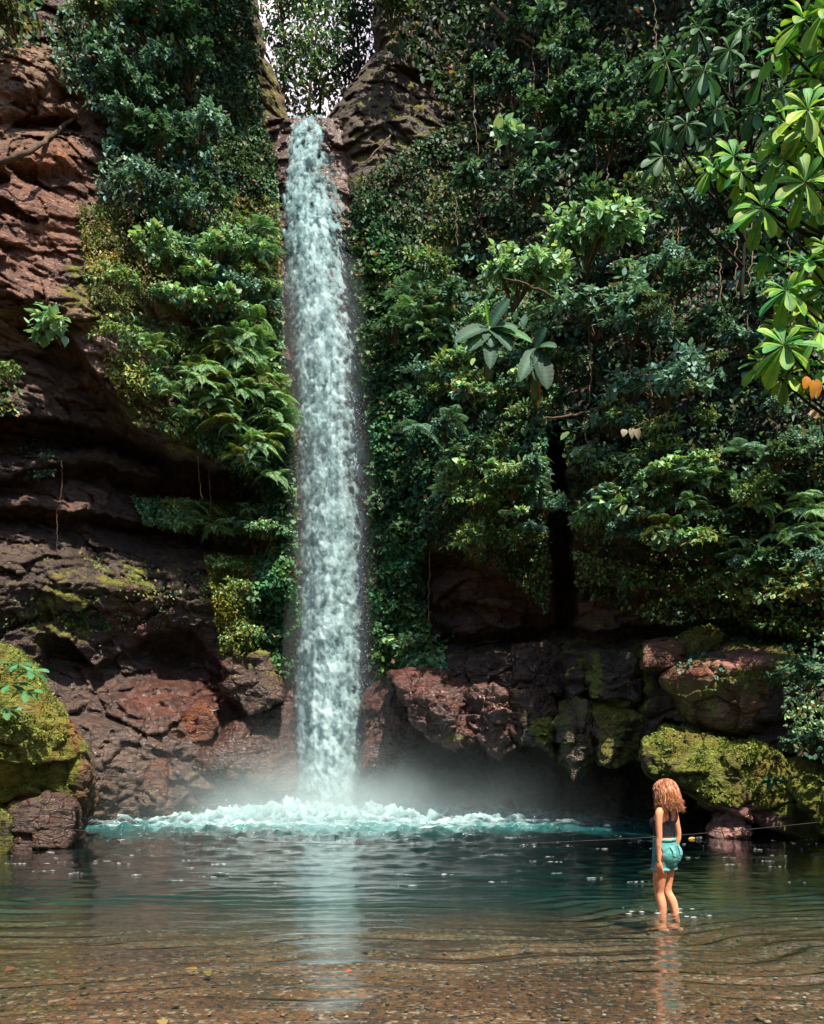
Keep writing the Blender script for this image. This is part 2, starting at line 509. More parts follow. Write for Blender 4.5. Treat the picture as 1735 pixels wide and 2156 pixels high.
def cliff_mesh(side):
    vs = spacing(-520, 1860, 3.2, 16, -30, 1780)
    t = spacing(0, 1450, 3.2, 18, 0, 640) if side == 'L' else spacing(0, 1500, 3.2, 18, 0, 1010)
    vv = vs[:, None] + 0 * t[None]
    e = pl(EDGE_L if side == 'L' else EDGE_R, vs)[:, None]
    e = e + 5 * perlin(np.stack([vs / 22, vs * 0, vs * 0 + (1 if side == 'L' else 5)], -1))[:, None]
    uu = e - t[None] if side == 'L' else e + t[None]
    D = (D_left if side == 'L' else D_right)(uu, vv)
    D = D + 1.3 * np.exp(-t[None] / 16)
    p = W(uu, vv, D)
    dsp = rock_disp(p.reshape(-1, 3)).reshape(D.shape)
    D2 = D - dsp
    p = W(uu, vv, D2)
    # the wall turns the corner and runs back into the gorge
    nb = 16
    k = np.arange(1, nb + 1)[None, :]
    sgn = -1 if side == 'L' else 1
    back = W(e + sgn * 1.6 * k + 0 * vv[:, :1], vv[:, :1] + 0 * k, D2[:, :1] + .7 * k)
    back = back[:, ::-1]
    pts = np.concatenate([back, p], 1)
    pad = lambda a: np.concatenate([np.repeat(a[:, :1], nb, 1), a], 1)
    if side == 'L':
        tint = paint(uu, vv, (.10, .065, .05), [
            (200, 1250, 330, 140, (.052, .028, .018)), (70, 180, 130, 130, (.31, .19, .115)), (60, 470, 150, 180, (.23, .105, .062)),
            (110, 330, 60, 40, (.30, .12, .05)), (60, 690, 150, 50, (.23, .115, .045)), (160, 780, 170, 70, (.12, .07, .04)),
            (310, 720, 130, 100, (.42, .29, .24)), (130, 920, 300, 50, (.085, .055, .04)), (90, 1060, 130, 26, (.15, .085, .06)),  # stone toned darker inside the cave, its shade put into the tint
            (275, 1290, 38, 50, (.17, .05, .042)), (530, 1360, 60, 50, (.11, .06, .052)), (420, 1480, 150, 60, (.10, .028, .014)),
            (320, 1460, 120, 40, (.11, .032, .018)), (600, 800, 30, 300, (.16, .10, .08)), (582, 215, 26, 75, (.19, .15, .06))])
        moss = paint1(uu, vv, .25, [(200, 560, 110, 130, .75), (260, 760, 60, 80, .5), (430, 640, 140, 260, .75), (500, 330, 120, 400, .6), (60, 400, 120, 260, .08),
                                    (100, 950, 330, 160, .05), (120, 1290, 110, 90, .62), (260, 1240, 70, 50, .55), (500, 1260, 70, 150, .85),
                                    (280, 860, 60, 60, .7), (420, 920, 110, 60, .7), (350, 1480, 300, 90, .1), (350, 1340, 90, 60, .15)])
        wet = paint1(uu, vv, .25, [(350, 1550, 420, 170, .85), (200, 1250, 300, 120, .5), (600, 1000, 40, 600, .8), (60, 350, 120, 300, .1)])
        fleck = paint1(uu, vv, .12, [(60, 500, 150, 200, 1.0), (310, 720, 130, 110, .95), (80, 200, 100, 120, .5), (250, 1300, 260, 150, .12), (100, 950, 300, 130, 0)])
    else:
        tint = paint(uu, vv, (.075, .05, .04), [
            (850, 330, 160, 230, (.085, .065, .042)), (1000, 1120, 80, 60, (.38, .19, .05)), (1040, 1250, 120, 80, (.17, .088, .048)), (1300, 1230, 220, 80, (.15, .078, .046)),
            (1560, 1250, 180, 70, (.20, .095, .055)), (1000, 1420, 180, 40, (.13, .08, .055)), (950, 1510, 110, 70, (.25, .10, .08)), (1080, 1530, 60, 60, (.22, .11, .09)),
            (1200, 1540, 110, 80, (.12, .085, .05)), (1270, 1430, 120, 60, (.085, .055, .045)), (800, 1520, 50, 110, (.26, .11, .10)), (1100, 1680, 300, 60, (.09, .065, .055))])
        moss = paint1(uu, vv, .35, [(900, 350, 170, 220, .45), (880, 540, 120, 130, .7), (1010, 1110, 100, 60, .6), (1050, 1260, 130, 80, .1), (1300, 1060, 180, 110, .7),
                                    (1000, 1480, 140, 90, .12), (1160, 1560, 70, 60, .72), (1270, 1540, 60, 90, .74), (1240, 1440, 16, 60, .75), (1350, 1440, 24, 60, .75), (1100, 1680, 300, 70, .1)])
        wet = paint1(uu, vv, .2, [(1050, 1540, 350, 130, .95), (800, 1500, 60, 200, .9), (1100, 1250, 200, 100, .3)])
        fleck = paint1(uu, vv, .08, [(860, 350, 140, 200, .55), (1000, 1500, 200, 100, .12)])
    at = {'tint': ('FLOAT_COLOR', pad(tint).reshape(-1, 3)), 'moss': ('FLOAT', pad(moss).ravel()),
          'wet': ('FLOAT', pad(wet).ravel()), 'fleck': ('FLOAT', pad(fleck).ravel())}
    r, c = pts.shape[:2]
    q = grid_quads(r, c)
    if side == 'L': q = q[:, ::-1]
    q = q[:, ::-1]
    return np_mesh('cliff', pts.reshape(-1, 3), None, q, True, at)

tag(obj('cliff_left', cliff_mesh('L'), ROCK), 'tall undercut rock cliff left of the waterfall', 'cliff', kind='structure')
tag(obj('cliff_right', cliff_mesh('R'), ROCK), 'overgrown rock cliff right of the waterfall above a low cave', 'cliff', kind='structure')

def chute_mesh():
    vs = spacing(248, 1860, 3.2, 16, 0, 1760)
    us = np.arange(545, 800, 3.2)
    uu = us[None] + 0 * vs[:, None]; vv = vs[:, None] + 0 * uu
    D = 28.2 - 1.0 * np.clip((vv - 248) / 500, 0, 1) + .5 * ((uu - 680) / 120) ** 2
    p0 = W(uu, vv, D)
    D = D - .8 * rock_disp(p0.reshape(-1, 3)).reshape(D.shape)
    p = W(uu, vv, D)
    top = []
    for k in range(24, 0, -1):                       # stream bed above the lip
        row = p[0].copy(); row[:, 1] += k * .6; row[:, 2] += -.15 + .05 * k + .12 * perlin(row * 1.3)
        row[:, 2] += np.clip(np.abs(us - 650) - 40, 0, 60) * .02
        top.append(row)
    pts = np.concatenate([np.array(top), p], 0)
    r, c = pts.shape[:2]
    n = r * c
    at = {'tint': ('FLOAT_COLOR', np.tile([.15, .085, .068], (n, 1))), 'moss': ('FLOAT', np.full(n, .2)), 'wet': ('FLOAT', np.full(n, .85)), 'fleck': ('FLOAT', np.full(n, .05))}
    return np_mesh('chute', pts.reshape(-1, 3), None, grid_quads(r, c), True, at)

tag(obj('cliff_behind_falls', chute_mesh(), ROCK), 'wet rock face behind the falling water', 'cliff', kind='structure')

# ------------------------------------------------------------------ boulders
def ico(sub):
    bm = bmesh.new(); bmesh.ops.create_icosphere(bm, subdivisions=sub, radius=1.0)
    v = np.array([x.co[:] for x in bm.verts]); f = np.array([[l.index for l in x.verts] for x in bm.faces])
    bm.free()
    return v / np.linalg.norm(v, axis=1, keepdims=True), f
ICO = {k: ico(k) for k in (3, 5, 6, 7)}

def boulder_mesh(poly, Y, front, back, planes=(), tint=(.1, .07, .05), tints=(), moss=.3, mosses=(), wet=.3, wets=(), fleck=.1, sub=6, p=14, rough=1.0, bscale=.6):
    """rock whose outline seen from the pool is poly (u, v), Y its middle distance; planes cut its front into faces"""
    dirs, faces = ICO[sub]
    pc = np.array(poly, float)
    c = W(pc[:, 0].mean(), pc[:, 1].mean(), Y)
    camp = np.array([0, 0, CAMH])
    nl, dl = [], []
    k = len(poly)
    for i in range(k):
        a = W(*poly[i], Y) - camp; b = W(*poly[(i + 1) % k], Y) - camp
        n = np.cross(a, b); n /= np.linalg.norm(n)
        d = n @ (camp - c)
        if d < 0: n, d = -n, -d
        nl.append(n); dl.append(d)
    nl.append(np.array([0, -1., 0])); dl.append(front)
    nl.append(np.array([0, 1., 0])); dl.append(back)
    for n, d in planes:
        n = np.array(n, float); nl.append(n / np.linalg.norm(n)); dl.append(d)
    s = 0
    for n, d in zip(nl, dl):
        s = s + np.clip(dirs @ n / d, 0, None) ** p
    r = s ** (-1 / p)
    pts = c + dirs * r[:, None]
    rid_ = 1 - 2 * np.abs(fbm(pts * 1.5, 4))
    dsp = .07 * rid_ + .24 * blocky(pts, (1.4 * bscale, 1.4 * bscale, bscale), 11) + .09 * blocky(pts, (.6 * bscale, .6 * bscale, .4 * bscale), 12) + .14 * fbm(pts * .7, 3) + .07 * fbm(pts * 2.6, 4)
    pts = pts + dirs * (dsp * rough)[:, None]
    u = pts[:, 0] / pts[:, 1] * F + U0; v = V0 - (pts[:, 2] - CAMH) / pts[:, 1] * F
    at = {'tint': ('FLOAT_COLOR', paint(u, v, tint, tints)), 'moss': ('FLOAT', paint1(u, v, moss, mosses)),
          'wet': ('FLOAT', paint1(u, v, wet, wets)), 'fleck': ('FLOAT', np.full(len(pts), fleck))}
    return np_mesh('boulder', pts, faces, None, True, at)

def rock(label, *a, name='boulder', group=None, **k):
    return tag(obj(name, boulder_mesh(*a, **k), ROCK), label, 'rock' if name == 'rock' else 'boulder', group)

rock('large boulder at the left edge covered in bright yellow green moss',
     [(-330, 1420), (-160, 1335), (0, 1345), (80, 1392), (118, 1452), (162, 1540), (203, 1602), (196, 1680), (166, 1745), (120, 1795), (-60, 1815), (-330, 1815)], 17.2, 1.7, 3.0,
     planes=[((.55, -.75, .5), 1.45), ((-.2, -.8, .6), 1.5), ((.75, -.6, -.1), 1.75), ((.1, -.75, -.65), 1.35)], tint=(.17, .10, .045),
     tints=[(150, 1500, 36, 100, (.30, .135, .03))], moss=.95, mosses=[(160, 1500, 20, 80, .15), (190, 1640, 26, 60, .2), (90, 1690, 90, 20, .2), (90, 1750, 120, 40, .15), (185, 1700, 30, 60, .1), (60, 1480, 40, 30, .55), (110, 1600, 30, 40, .6)], sub=7, wet=.2, fleck=.0)
rock('dark brown wet boulder at the waterline under the mossy boulder',
     [(20, 1700), (70, 1675), (140, 1665), (168, 1700), (158, 1748), (140, 1784), (95, 1802), (40, 1805), (10, 1770)], 16.5, .75, 1.2,
     planes=[((.5, -.8, .3), .62)], tint=(.075, .034, .02), moss=.3, mosses=[(100, 1770, 120, 30, .1)], wet=.8, bscale=.4, rough=.6)
rock('dark mossy rock at the left frame edge beside the waterline',
     [(-160, 1720), (-60, 1690), (16, 1720), (30, 1780), (0, 1815), (-160, 1820)], 15.6, .7, 1.2, tint=(.06, .045, .03), moss=.7, wet=.5, bscale=.4, rough=.7)
rock('orange brown smooth wet rock behind the left mossy boulder',
     [(110, 1440), (170, 1465), (250, 1490), (325, 1520), (355, 1580), (362, 1660), (350, 1712), (250, 1740), (150, 1740), (90, 1600)], 25.2, 1.4, 2.0,
     planes=[((.3, -.8, .55), 1.2), ((-.5, -.8, .35), 1.5)], tint=(.095, .031, .010), tints=[(230, 1540, 60, 60, (.09, .033, .02))], moss=.12, wet=1.0, fleck=.04, rough=.55)
rock('purple red broken rock slope under the left cliff',
     [(150, 1445), (260, 1455), (390, 1448), (460, 1480), (450, 1540), (330, 1580), (180, 1530)], 26.6, .9, 1.6,
     planes=[((.1, -.7, .75), .75)], tint=(.115, .032, .018), moss=.12, wet=.9, fleck=.12, bscale=.35)
rock('bright rust coloured rock slab left of the falls',
     [(365, 1490), (430, 1476), (462, 1525), (440, 1560), (370, 1566)], 25.9, .6, .8, planes=[((-.4, -.7, .6), .45)], tint=(.19, .055, .012), moss=.05, wet=.6, fleck=.1, bscale=.4, rough=.5)
rock('cracked dark brown wet rock beside the foot of the falls',
     [(350, 1560), (460, 1520), (540, 1490), (618, 1480), (626, 1600), (622, 1700), (500, 1725), (380, 1720), (345, 1650)], 26.0, .9, 1.6,
     planes=[((.5, -.8, .3), .9), ((-.35, -.75, .55), .95), ((0, -.8, -.5), .9)], tint=(.068, .024, .012), moss=.1, wet=1.0, fleck=.04, bscale=.7)
rock('small dark rock jutting above the cracked rock left of the falls',
     [(480, 1395), (560, 1365), (590, 1410), (600, 1470), (520, 1500), (470, 1460)], 26.2, .7, 1.0, planes=[((.3, -.7, .6), .5)], tint=(.065, .028, .017), moss=.35, wet=.7, bscale=.5)
rock('glossy dark red rock right of the foot of the falls',
     [(768, 1450), (825, 1420), (852, 1470), (878, 1540), (860, 1590), (800, 1618), (764, 1622)], 25.4, .7, 1.2,
     planes=[((.6, -.7, -.2), .6), ((-.6, -.7, .4), .55)], tint=(.075, .026, .02), moss=.08, wet=1.0, fleck=.2, bscale=.5)
rock('big angular brown block with red edges hanging over the right bank',
     [(1392, 1420), (1430, 1398), (1485, 1355), (1570, 1345), (1652, 1358), (1665, 1450), (1655, 1510), (1640, 1545), (1612, 1570), (1480, 1536), (1412, 1470)], 20.0, .95, 2.2,
     planes=[((-.1, -.35, .93), .85), ((-.75, -.6, -.1), .95), ((.25, -.85, -.42), .8)], tint=(.16, .105, .055),
     tints=[(1450, 1415, 60, 20, (.30, .12, .055)), (1560, 1385, 70, 26, (.36, .17, .13)), (1580, 1500, 80, 26, (.34, .19, .15)), (1640, 1500, 30, 40, (.32, .17, .13))], moss=.62,
     mosses=[(1450, 1412, 60, 20, .05), (1560, 1385, 70, 22, .1), (1590, 1500, 70, 26, .1)], wet=.25, fleck=.15, sub=7, bscale=.8, rough=.8)
rock('small reddish block beside the big angular block, half hidden by creepers',
     [(1355, 1355), (1395, 1345), (1440, 1350), (1440, 1395), (1400, 1408), (1352, 1405)], 20.9, .5, 1.0, planes=[((-.3, -.7, .6), .42)], tint=(.20, .10, .06), moss=.25, wet=.2, bscale=.5, rough=.6)
rock('flat mossy block with creepers between the two red edged blocks',
     [(1420, 1345), (1500, 1318), (1530, 1335), (1510, 1370), (1440, 1400)], 21.2, .5, 1.0, tint=(.12, .08, .045), moss=.6, wet=.2, bscale=.5, rough=.6)
rock('long mossy rock slope running down into the pool on the right',
     [(1345, 1545), (1400, 1520), (1500, 1545), (1620, 1570), (1700, 1640), (1725, 1745), (1700, 1775), (1500, 1765), (1455, 1740), (1425, 1650), (1370, 1625)], 19.6, 1.0, 2.4,
     planes=[((-.35, -.6, .7), 1.0), ((.3, -.8, .5), 1.15), ((-.7, -.6, -.3), 1.25)], tint=(.13, .085, .05), tints=[(1560, 1720, 90, 34, (.34, .16, .145)), (1470, 1710, 30, 40, (.22, .10, .05))], moss=.78,
     mosses=[(1560, 1725, 80, 26, .1), (1480, 1720, 40, 26, .2)], wet=.4, wets=[(1560, 1740, 160, 30, .9)], sub=7, bscale=.7)
rock('dark leaning mossy rock at the lower right frame edge',
     [(1600, 1600), (1700, 1580), (1900, 1600), (2000, 1780), (1760, 1785), (1690, 1700)], 18.9, .8, 1.8, planes=[((-.4, -.6, .6), .9)], tint=(.09, .06, .035), moss=.75, wet=.4, bscale=.6)
rock('low pinkish rock at the waterline below the mossy slope',
     [(1495, 1722), (1545, 1705), (1575, 1728), (1578, 1760), (1530, 1768), (1490, 1758)], 18.9, .4, .7, planes=[((-.3, -.8, .4), .3)], tint=(.36, .19, .17), moss=.05, wet=.8, bscale=.35, rough=.5)
rock('mossy rock pillar under the ledge beside the cave',
     [(1352, 1560), (1392, 1545), (1450, 1600), (1440, 1650), (1390, 1640), (1358, 1615)], 20.2, .6, 1.0, tint=(.10, .07, .04), moss=.72, wet=.4, bscale=.4, rough=.7)

# the broken ledge hanging over the cave right of the falls, block by block
def ledge_rock(label, poly, dy=.5, tint=(.10, .055, .038), moss=.15, wet=.9, planes=(), rough=.95, bscale=.4, **k):
    c = np.array(poly, float).mean(0)
    poly = [tuple(q) for q in c + (np.array(poly, float) - c) * np.array([1.13, 1.06])]
    Y = float(D_right(np.array(c[0]), np.array(min(c[1], 1470.0)))) - dy + .6
    if c[1] < 1345: Y = float(D_right(np.array(c[0]), np.array(1150.0))) + .3 - dy
    rock(label, poly, Y, .75, 1.6, tint=tint, moss=moss, wet=wet, planes=planes, rough=rough, bscale=bscale, sub=6, p=36, **k)
ledge_rock('big red brown wedge of wet rock overhanging the cave right of the falls', [(836, 1424), (880, 1412), (985, 1436), (1002, 1500), (986, 1560), (936, 1564), (902, 1542), (866, 1488)], .9, (.115, .034, .021), planes=[((-.45, -.8, -.25), .62), ((.5, -.8, .25), .72), ((0, -.7, .7), .6)], mosses=[(960, 1550, 30, 14, .7)])
ledge_rock('pale red facet rock between the wedge and the next hanging block', [(984, 1462), (1030, 1446), (1064, 1462), (1072, 1545), (1050, 1590), (1012, 1550)], .8, (.15, .065, .052), planes=[((-.6, -.7, -.1), .42), ((.3, -.8, -.4), .5)])
ledge_rock('reddish hanging block with yellow moss at its lower tip', [(1068, 1468), (1120, 1452), (1162, 1472), (1174, 1560), (1150, 1588), (1110, 1564), (1078, 1572)], .7, (.085, .038, .027), .3, planes=[((-.4, -.8, -.2), .5), ((.5, -.8, .1), .5)], mosses=[(1140, 1550, 40, 40, .8)])
ledge_rock('long mossy tooth of rock hanging lowest over the cave', [(1180, 1486), (1215, 1470), (1246, 1490), (1262, 1560), (1236, 1610), (1208, 1632), (1186, 1580)], .8, (.10, .07, .04), .55, planes=[((-.6, -.8, .1), .34), ((.55, -.8, -.1), .36)], mosses=[(1215, 1560, 14, 70, .2)])
ledge_rock('yellow mossy rock block right of the lowest rock tooth', [(1252, 1482), (1300, 1470), (1342, 1500), (1346, 1588), (1306, 1606), (1262, 1596)], .6, (.09, .06, .035), .62, planes=[((-.5, -.8, .2), .4), ((.4, -.8, -.2), .42), ((.1, -.7, .7), .5)])
ledge_rock('square dark brown block above the red brown wedge', [(992, 1384), (1080, 1374), (1086, 1452), (1000, 1462)], .35, (.085, .05, .034), planes=[((.1, -.7, .7), .5)])
ledge_rock('second dark brown block right of the square one', [(1092, 1370), (1172, 1368), (1178, 1458), (1094, 1464)], .3, (.085, .048, .032), planes=[((.3, -.8, .4), .5)])
ledge_rock('dark block with a moss streak over the yellow mossy rock', [(1242, 1384), (1330, 1388), (1338, 1470), (1250, 1466)], .4, (.07, .045, .032), .35, planes=[((-.3, -.8, .4), .5)], mosses=[(1255, 1430, 14, 60, .9)])

# unseen gorge banks round the viewpoint, added to block low sky and darken reflections
def bank_mesh():
    a = np.radians(np.linspace(150, 390, 121)); h = np.linspace(-.6, 1, 30)
    A, Hh = np.meshgrid(a, h)
    R = 21 + 6 * np.clip(Hh, 0, 1) ** 1.5
    X = R * np.cos(A) * 1.25; Y = 2 + R * np.sin(A) * 1.1
    Y = np.where(Y > 2, 2 + (Y - 2) * .9, Y)
    Z = 19 * Hh * (1 - .35 * np.clip(np.cos(A), 0, 1) * 0)
    q = np.stack([X, Y, Z], -1)
    n = fbm(q * .22, 4) * 3.2 + fbm(q * .9, 3) * 1.0
    X = X - n * np.cos(A); Y = Y - n * np.sin(A); Z = Z + np.where(Hh > .6, 3 * fbm(q * .3 + 9, 3), 0)
    return np_mesh('bank', np.stack([X, Y, Z], -1).reshape(-1, 3), None, grid_quads(*A.shape)[:, ::-1], True)
tag(obj('unseen_bank', bank_mesh(), simple_mat('bank_green', (.022, .045, .016), .95, .1, .6, 1.2, (.05, .09, .03), .3)), 'unseen gorge bank added to block low sky around the shallow pool end', 'bank', kind='structure')
# ------------------------------------------------------------------ river bed and pool
def bed_z(X, Y):
    # a long gentle shelf, deepening slowly
    d = np.interp(Y, [0, 3, 5, 7, 8.75, 10, 12, 14, 16, 19, 22, 32], [.05, .08, .12, .165, .215, .29, .47, .65, .82, 1.05, 1.3, 2.0])
    d = d * (1 - .22 * sstep(1.5, 6.0, X) * (1 - sstep(12, 18, Y)) + .16 * perlin(np.stack([X * .35, Y * .3, 0 * X], -1)))
    return -d

def bed_mesh():
    xs = np.concatenate([np.arange(-26, -9, 1.0), np.arange(-9, 9, .09), np.arange(9, 26.5, 1.0)])
    ys = np.concatenate([np.arange(-6, 3, .8), np.arange(3, 12, .06), np.arange(12, 33, .5)])
    X, Y = np.meshgrid(xs, ys)
    Z = bed_z(X, Y)
    p = np.stack([X, Y, 0 * X], -1)
    Z = Z + .030 * fbm(p * .9, 3) + .014 * fbm(p * 4, 3)
    return np_mesh('bed', np.stack([X, Y, Z], -1).reshape(-1, 3), None, grid_quads(*X.shape), True)

def bed_mat():
    m, nt, out = mat_new('gravel')
    g = N(nt)
    pos = g.new('ShaderNodeNewGeometry').outputs['Position']
    vo = g.new('ShaderNodeTexVoronoi'); g.link(pos, vo.inputs['Vector']); vo.inputs['Scale'].default_value = 26
    vo2 = g.new('ShaderNodeTexVoronoi'); g.link(pos, vo2.inputs['Vector']); vo2.inputs['Scale'].default_value = 62
    sp = g.new('ShaderNodeSeparateColor'); g.link(vo.outputs['Color'], sp.inputs[0])
    sp2 = g.new('ShaderNodeSeparateColor'); g.link(vo2.outputs['Color'], sp2.inputs[0])
    n = g.noise(pos, 1.1, 5, .65)
    c = g.mix(g.ramp(n, .3, .72), (.085, .034, .014, 1), (.29, .125, .046, 1))
    c = g.mix(1.0, c, g.ramp(sp2.outputs[0], 0, 1, (.55, .52, .5, 1), (1.45, 1.4, 1.35, 1)), 'MULTIPLY')
    c = g.mix(g.ramp(sp.outputs[0], .86, .90), c, (.36, .24, .17, 1))
    c = g.mix(g.ramp(sp.outputs[1], .84, .88), c, (.035, .028, .024, 1))
    c = g.mix(g.ramp(sp.outputs[2], .955, .965), c, (.30, .085, .04, 1))
    b = g.new('ShaderNodeBsdfPrincipled'); g.link(c, b.inputs['Base Color']); b.inputs['Roughness'].default_value = .8
    h = g.math('ADD', g.math('SUBTRACT', 1.0, vo.outputs['Distance']), g.noise(pos, 30, 4, .6))
    g.link(g.bump(h, .8, .03), b.inputs['Normal'])
    g.link(b.outputs[0], out.inputs[0])
    return m
tag(obj('river_bed', bed_mesh(), bed_mat()), 'brown gravel bed of the shallow pool', 'river bed', kind='structure')

# pebbles lying on the bed: nobody could count them
def pebble_mesh(n=7500):
    dirs, faces = ICO[3][0], None
    base, f = ico(1)
    V, T, C = [], [], []
    pal = np.array([[.10, .06, .04], [.20, .12, .075], [.30, .20, .14], [.06, .05, .045], [.24, .09, .05], [.40, .30, .22], [.16, .11, .05]])
    for i in range(n):
        y = 3.6 + 6.5 * rng.random() ** 1.6; x = (rng.random() * 2 - 1) * (.62 * y + .6)
        s = .004 + .013 * rng.random() ** 3 + (.022 * rng.random() if rng.random() < .03 else 0)
        sc = np.array([s * (1 + .6 * rng.random()), s, s * .5])
        a = rng.random() * 6.28
        v = base * (1 + .18 * rng.normal(size=(len(base), 1))) * sc
        v = v @ np.array([[math.cos(a), math.sin(a), 0], [-math.sin(a), math.cos(a), 0], [0, 0, 1]])
        z = float(bed_z(np.array(x), np.array(y))) + .02
        V.append(v + [x, y, z]); T.append(f + len(base) * i)
        C.append(np.tile(pal[rng.integers(len(pal))] * (.7 + .7 * rng.random()), (len(base), 1)))
    return np_mesh('pebbles', np.concatenate(V), np.concatenate(T), None, True, {'lcol': ('FLOAT_COLOR', np.concatenate(C))})
def vcol_mat(name, rough=.6, spec=.4):
    m, nt, out = mat_new(name); g = N(nt)
    b = g.new('ShaderNodeBsdfPrincipled'); g.link(g.attr('lcol').outputs['Color'], b.inputs['Base Color'])
    b.inputs['Roughness'].default_value = rough; b.inputs['Specular IOR Level'].default_value = spec
    g.link(b.outputs[0], out.inputs[0]); return m
PEB = vcol_mat('pebble', .5)
tag(obj('pebbles', pebble_mesh(), PEB), 'small mixed pebbles strewn over the shallow river bed', 'pebbles', kind='stuff')

# ------------------------------------------------------------------ pool water
FALL_U, FALL_Y = 690.0, 26.2
FX = (FALL_U - U0) / F * FALL_Y

def wave(X, Y):
    """surface height: ripples running from the falls, stronger near them"""
    r = np.sqrt((X - FX) ** 2 + (Y - FALL_Y) ** 2)
    q = np.stack([X * .55, Y * 1.5, 0 * X], -1)
    near = np.exp(-np.maximum(r - 3, 0) / 4.0)
    h = .006 * fbm(q * 1.1, 3) + .004 * perlin(np.stack([X * 1.0, Y * 4.2, 0 * X], -1) + 9) * (1 - near)
    ph = perlin(np.stack([X * .45, Y * .35, 0 * X + 3], -1)) * 9 + 2.6 * perlin(np.stack([X * 1.3, Y * .9, 0 * X + 5], -1))
    am = sstep(-.35, .45, perlin(np.stack([X * .5, Y * .9, 0 * X + 11], -1)))
    h = h + RIPPLE * am * (np.sin(r * 6.283 / .34 + ph) + .55 * np.sin(r * 6.283 / .21 + ph * 1.7)) * (1 - sstep(7.5, 12, Y))
    rl = np.sqrt((X - 2.75) ** 2 + (Y - 8.72) ** 2)
    h = h + .0045 * np.sin(rl * 6.283 / .17) * np.exp(-(rl / .55) ** 2) * sstep(.04, .12, rl)
    h = h + .05 * fbm(np.stack([X * .9, Y * 1.5, 0 * X + 4], -1), 4) * np.exp(-np.maximum(r - 4, 0) / 6.0)
    chop = np.exp(-np.maximum(r - 7.0, 0) / 3.5)
    h = h + chop * (.17 * np.clip(1 - 2.2 * np.abs(fbm(np.stack([X * .55, Y * .75, 0 * X + 21], -1), 3, .6)), 0, 1) ** 3 + .09 * fbm(np.stack([X * 1.4, Y * 1.6, 0 * X + 23], -1), 3))
    h = h + .16 * (np.abs(fbm(np.stack([X * 1.1, Y * 1.4, 0 * X + 8], -1), 4)) * 2 - .2) * near
    return h

def churn(X, Y):
    """how far the water is beaten white, from the distance to the falls"""
    r = np.sqrt(((X - FX) / 2.3) ** 2 + (Y - FALL_Y) ** 2)
    edge = r + 1.6 * fbm(np.stack([X * .35, Y * .5, 0 * X], -1), 3)
    return edge

def pool_mesh():
    ys = 2536.0 / (np.concatenate([np.arange(1708, 1840, 2.5), np.arange(1840, 2170, 1.4), np.arange(2170, 2560, 5.0)]) - V0)
    ys = np.concatenate([[33.0], ys[ys < 32.5]])[::-1]
    s = np.concatenate([np.arange(-2.6, -.62, .05), np.arange(-.62, .62, .0026), np.arange(.62, 2.6, .05)])
    Y = ys[:, None] + 0 * s[None]; X = s[None] * (Y * .92 + .3)
    Z = wave(X, Y)
    Zb = Z.copy()
    r = churn(X, Y)
    f = (1 - sstep(1.5, 9.5, r)) ** 1.5
    pts = np.stack([X, Y, Z], -1)
    R, C = X.shape
    top = grid_quads(R, C)
    n = R * C
    # close the body of water below the bed so that its depth tints it
    per = np.concatenate([np.arange(C), np.arange(2, R) * C - 1 + 0, [n - 1], np.arange(n - 2, n - C - 1, -1), np.arange(R - 2, 0, -1) * C])
    per = np.concatenate([np.arange(0, C), (np.arange(1, R) + 1) * C - 1, n - 2 - np.arange(C - 1), (np.arange(R - 2, 0, -1)) * C])
    low = pts.reshape(-1, 3)[per].copy(); low[:, 2] = -4.0
    V = np.concatenate([pts.reshape(-1, 3), low])
    k = len(per); a = np.arange(k); b = (a + 1) % k
    side = np.stack([per[a], n + a, n + b, per[b]], -1)
    cx = len(V); V = np.concatenate([V, [[0, 12, -4.0]]])
    bot = np.stack([n + a, np.full(k, cx), n + b], -1)
    foam = np.concatenate([f.ravel(), np.zeros(k + 1)])
    return np_mesh('water', V, bot, np.concatenate([top, side]), True, {'foam': ('FLOAT', foam)})

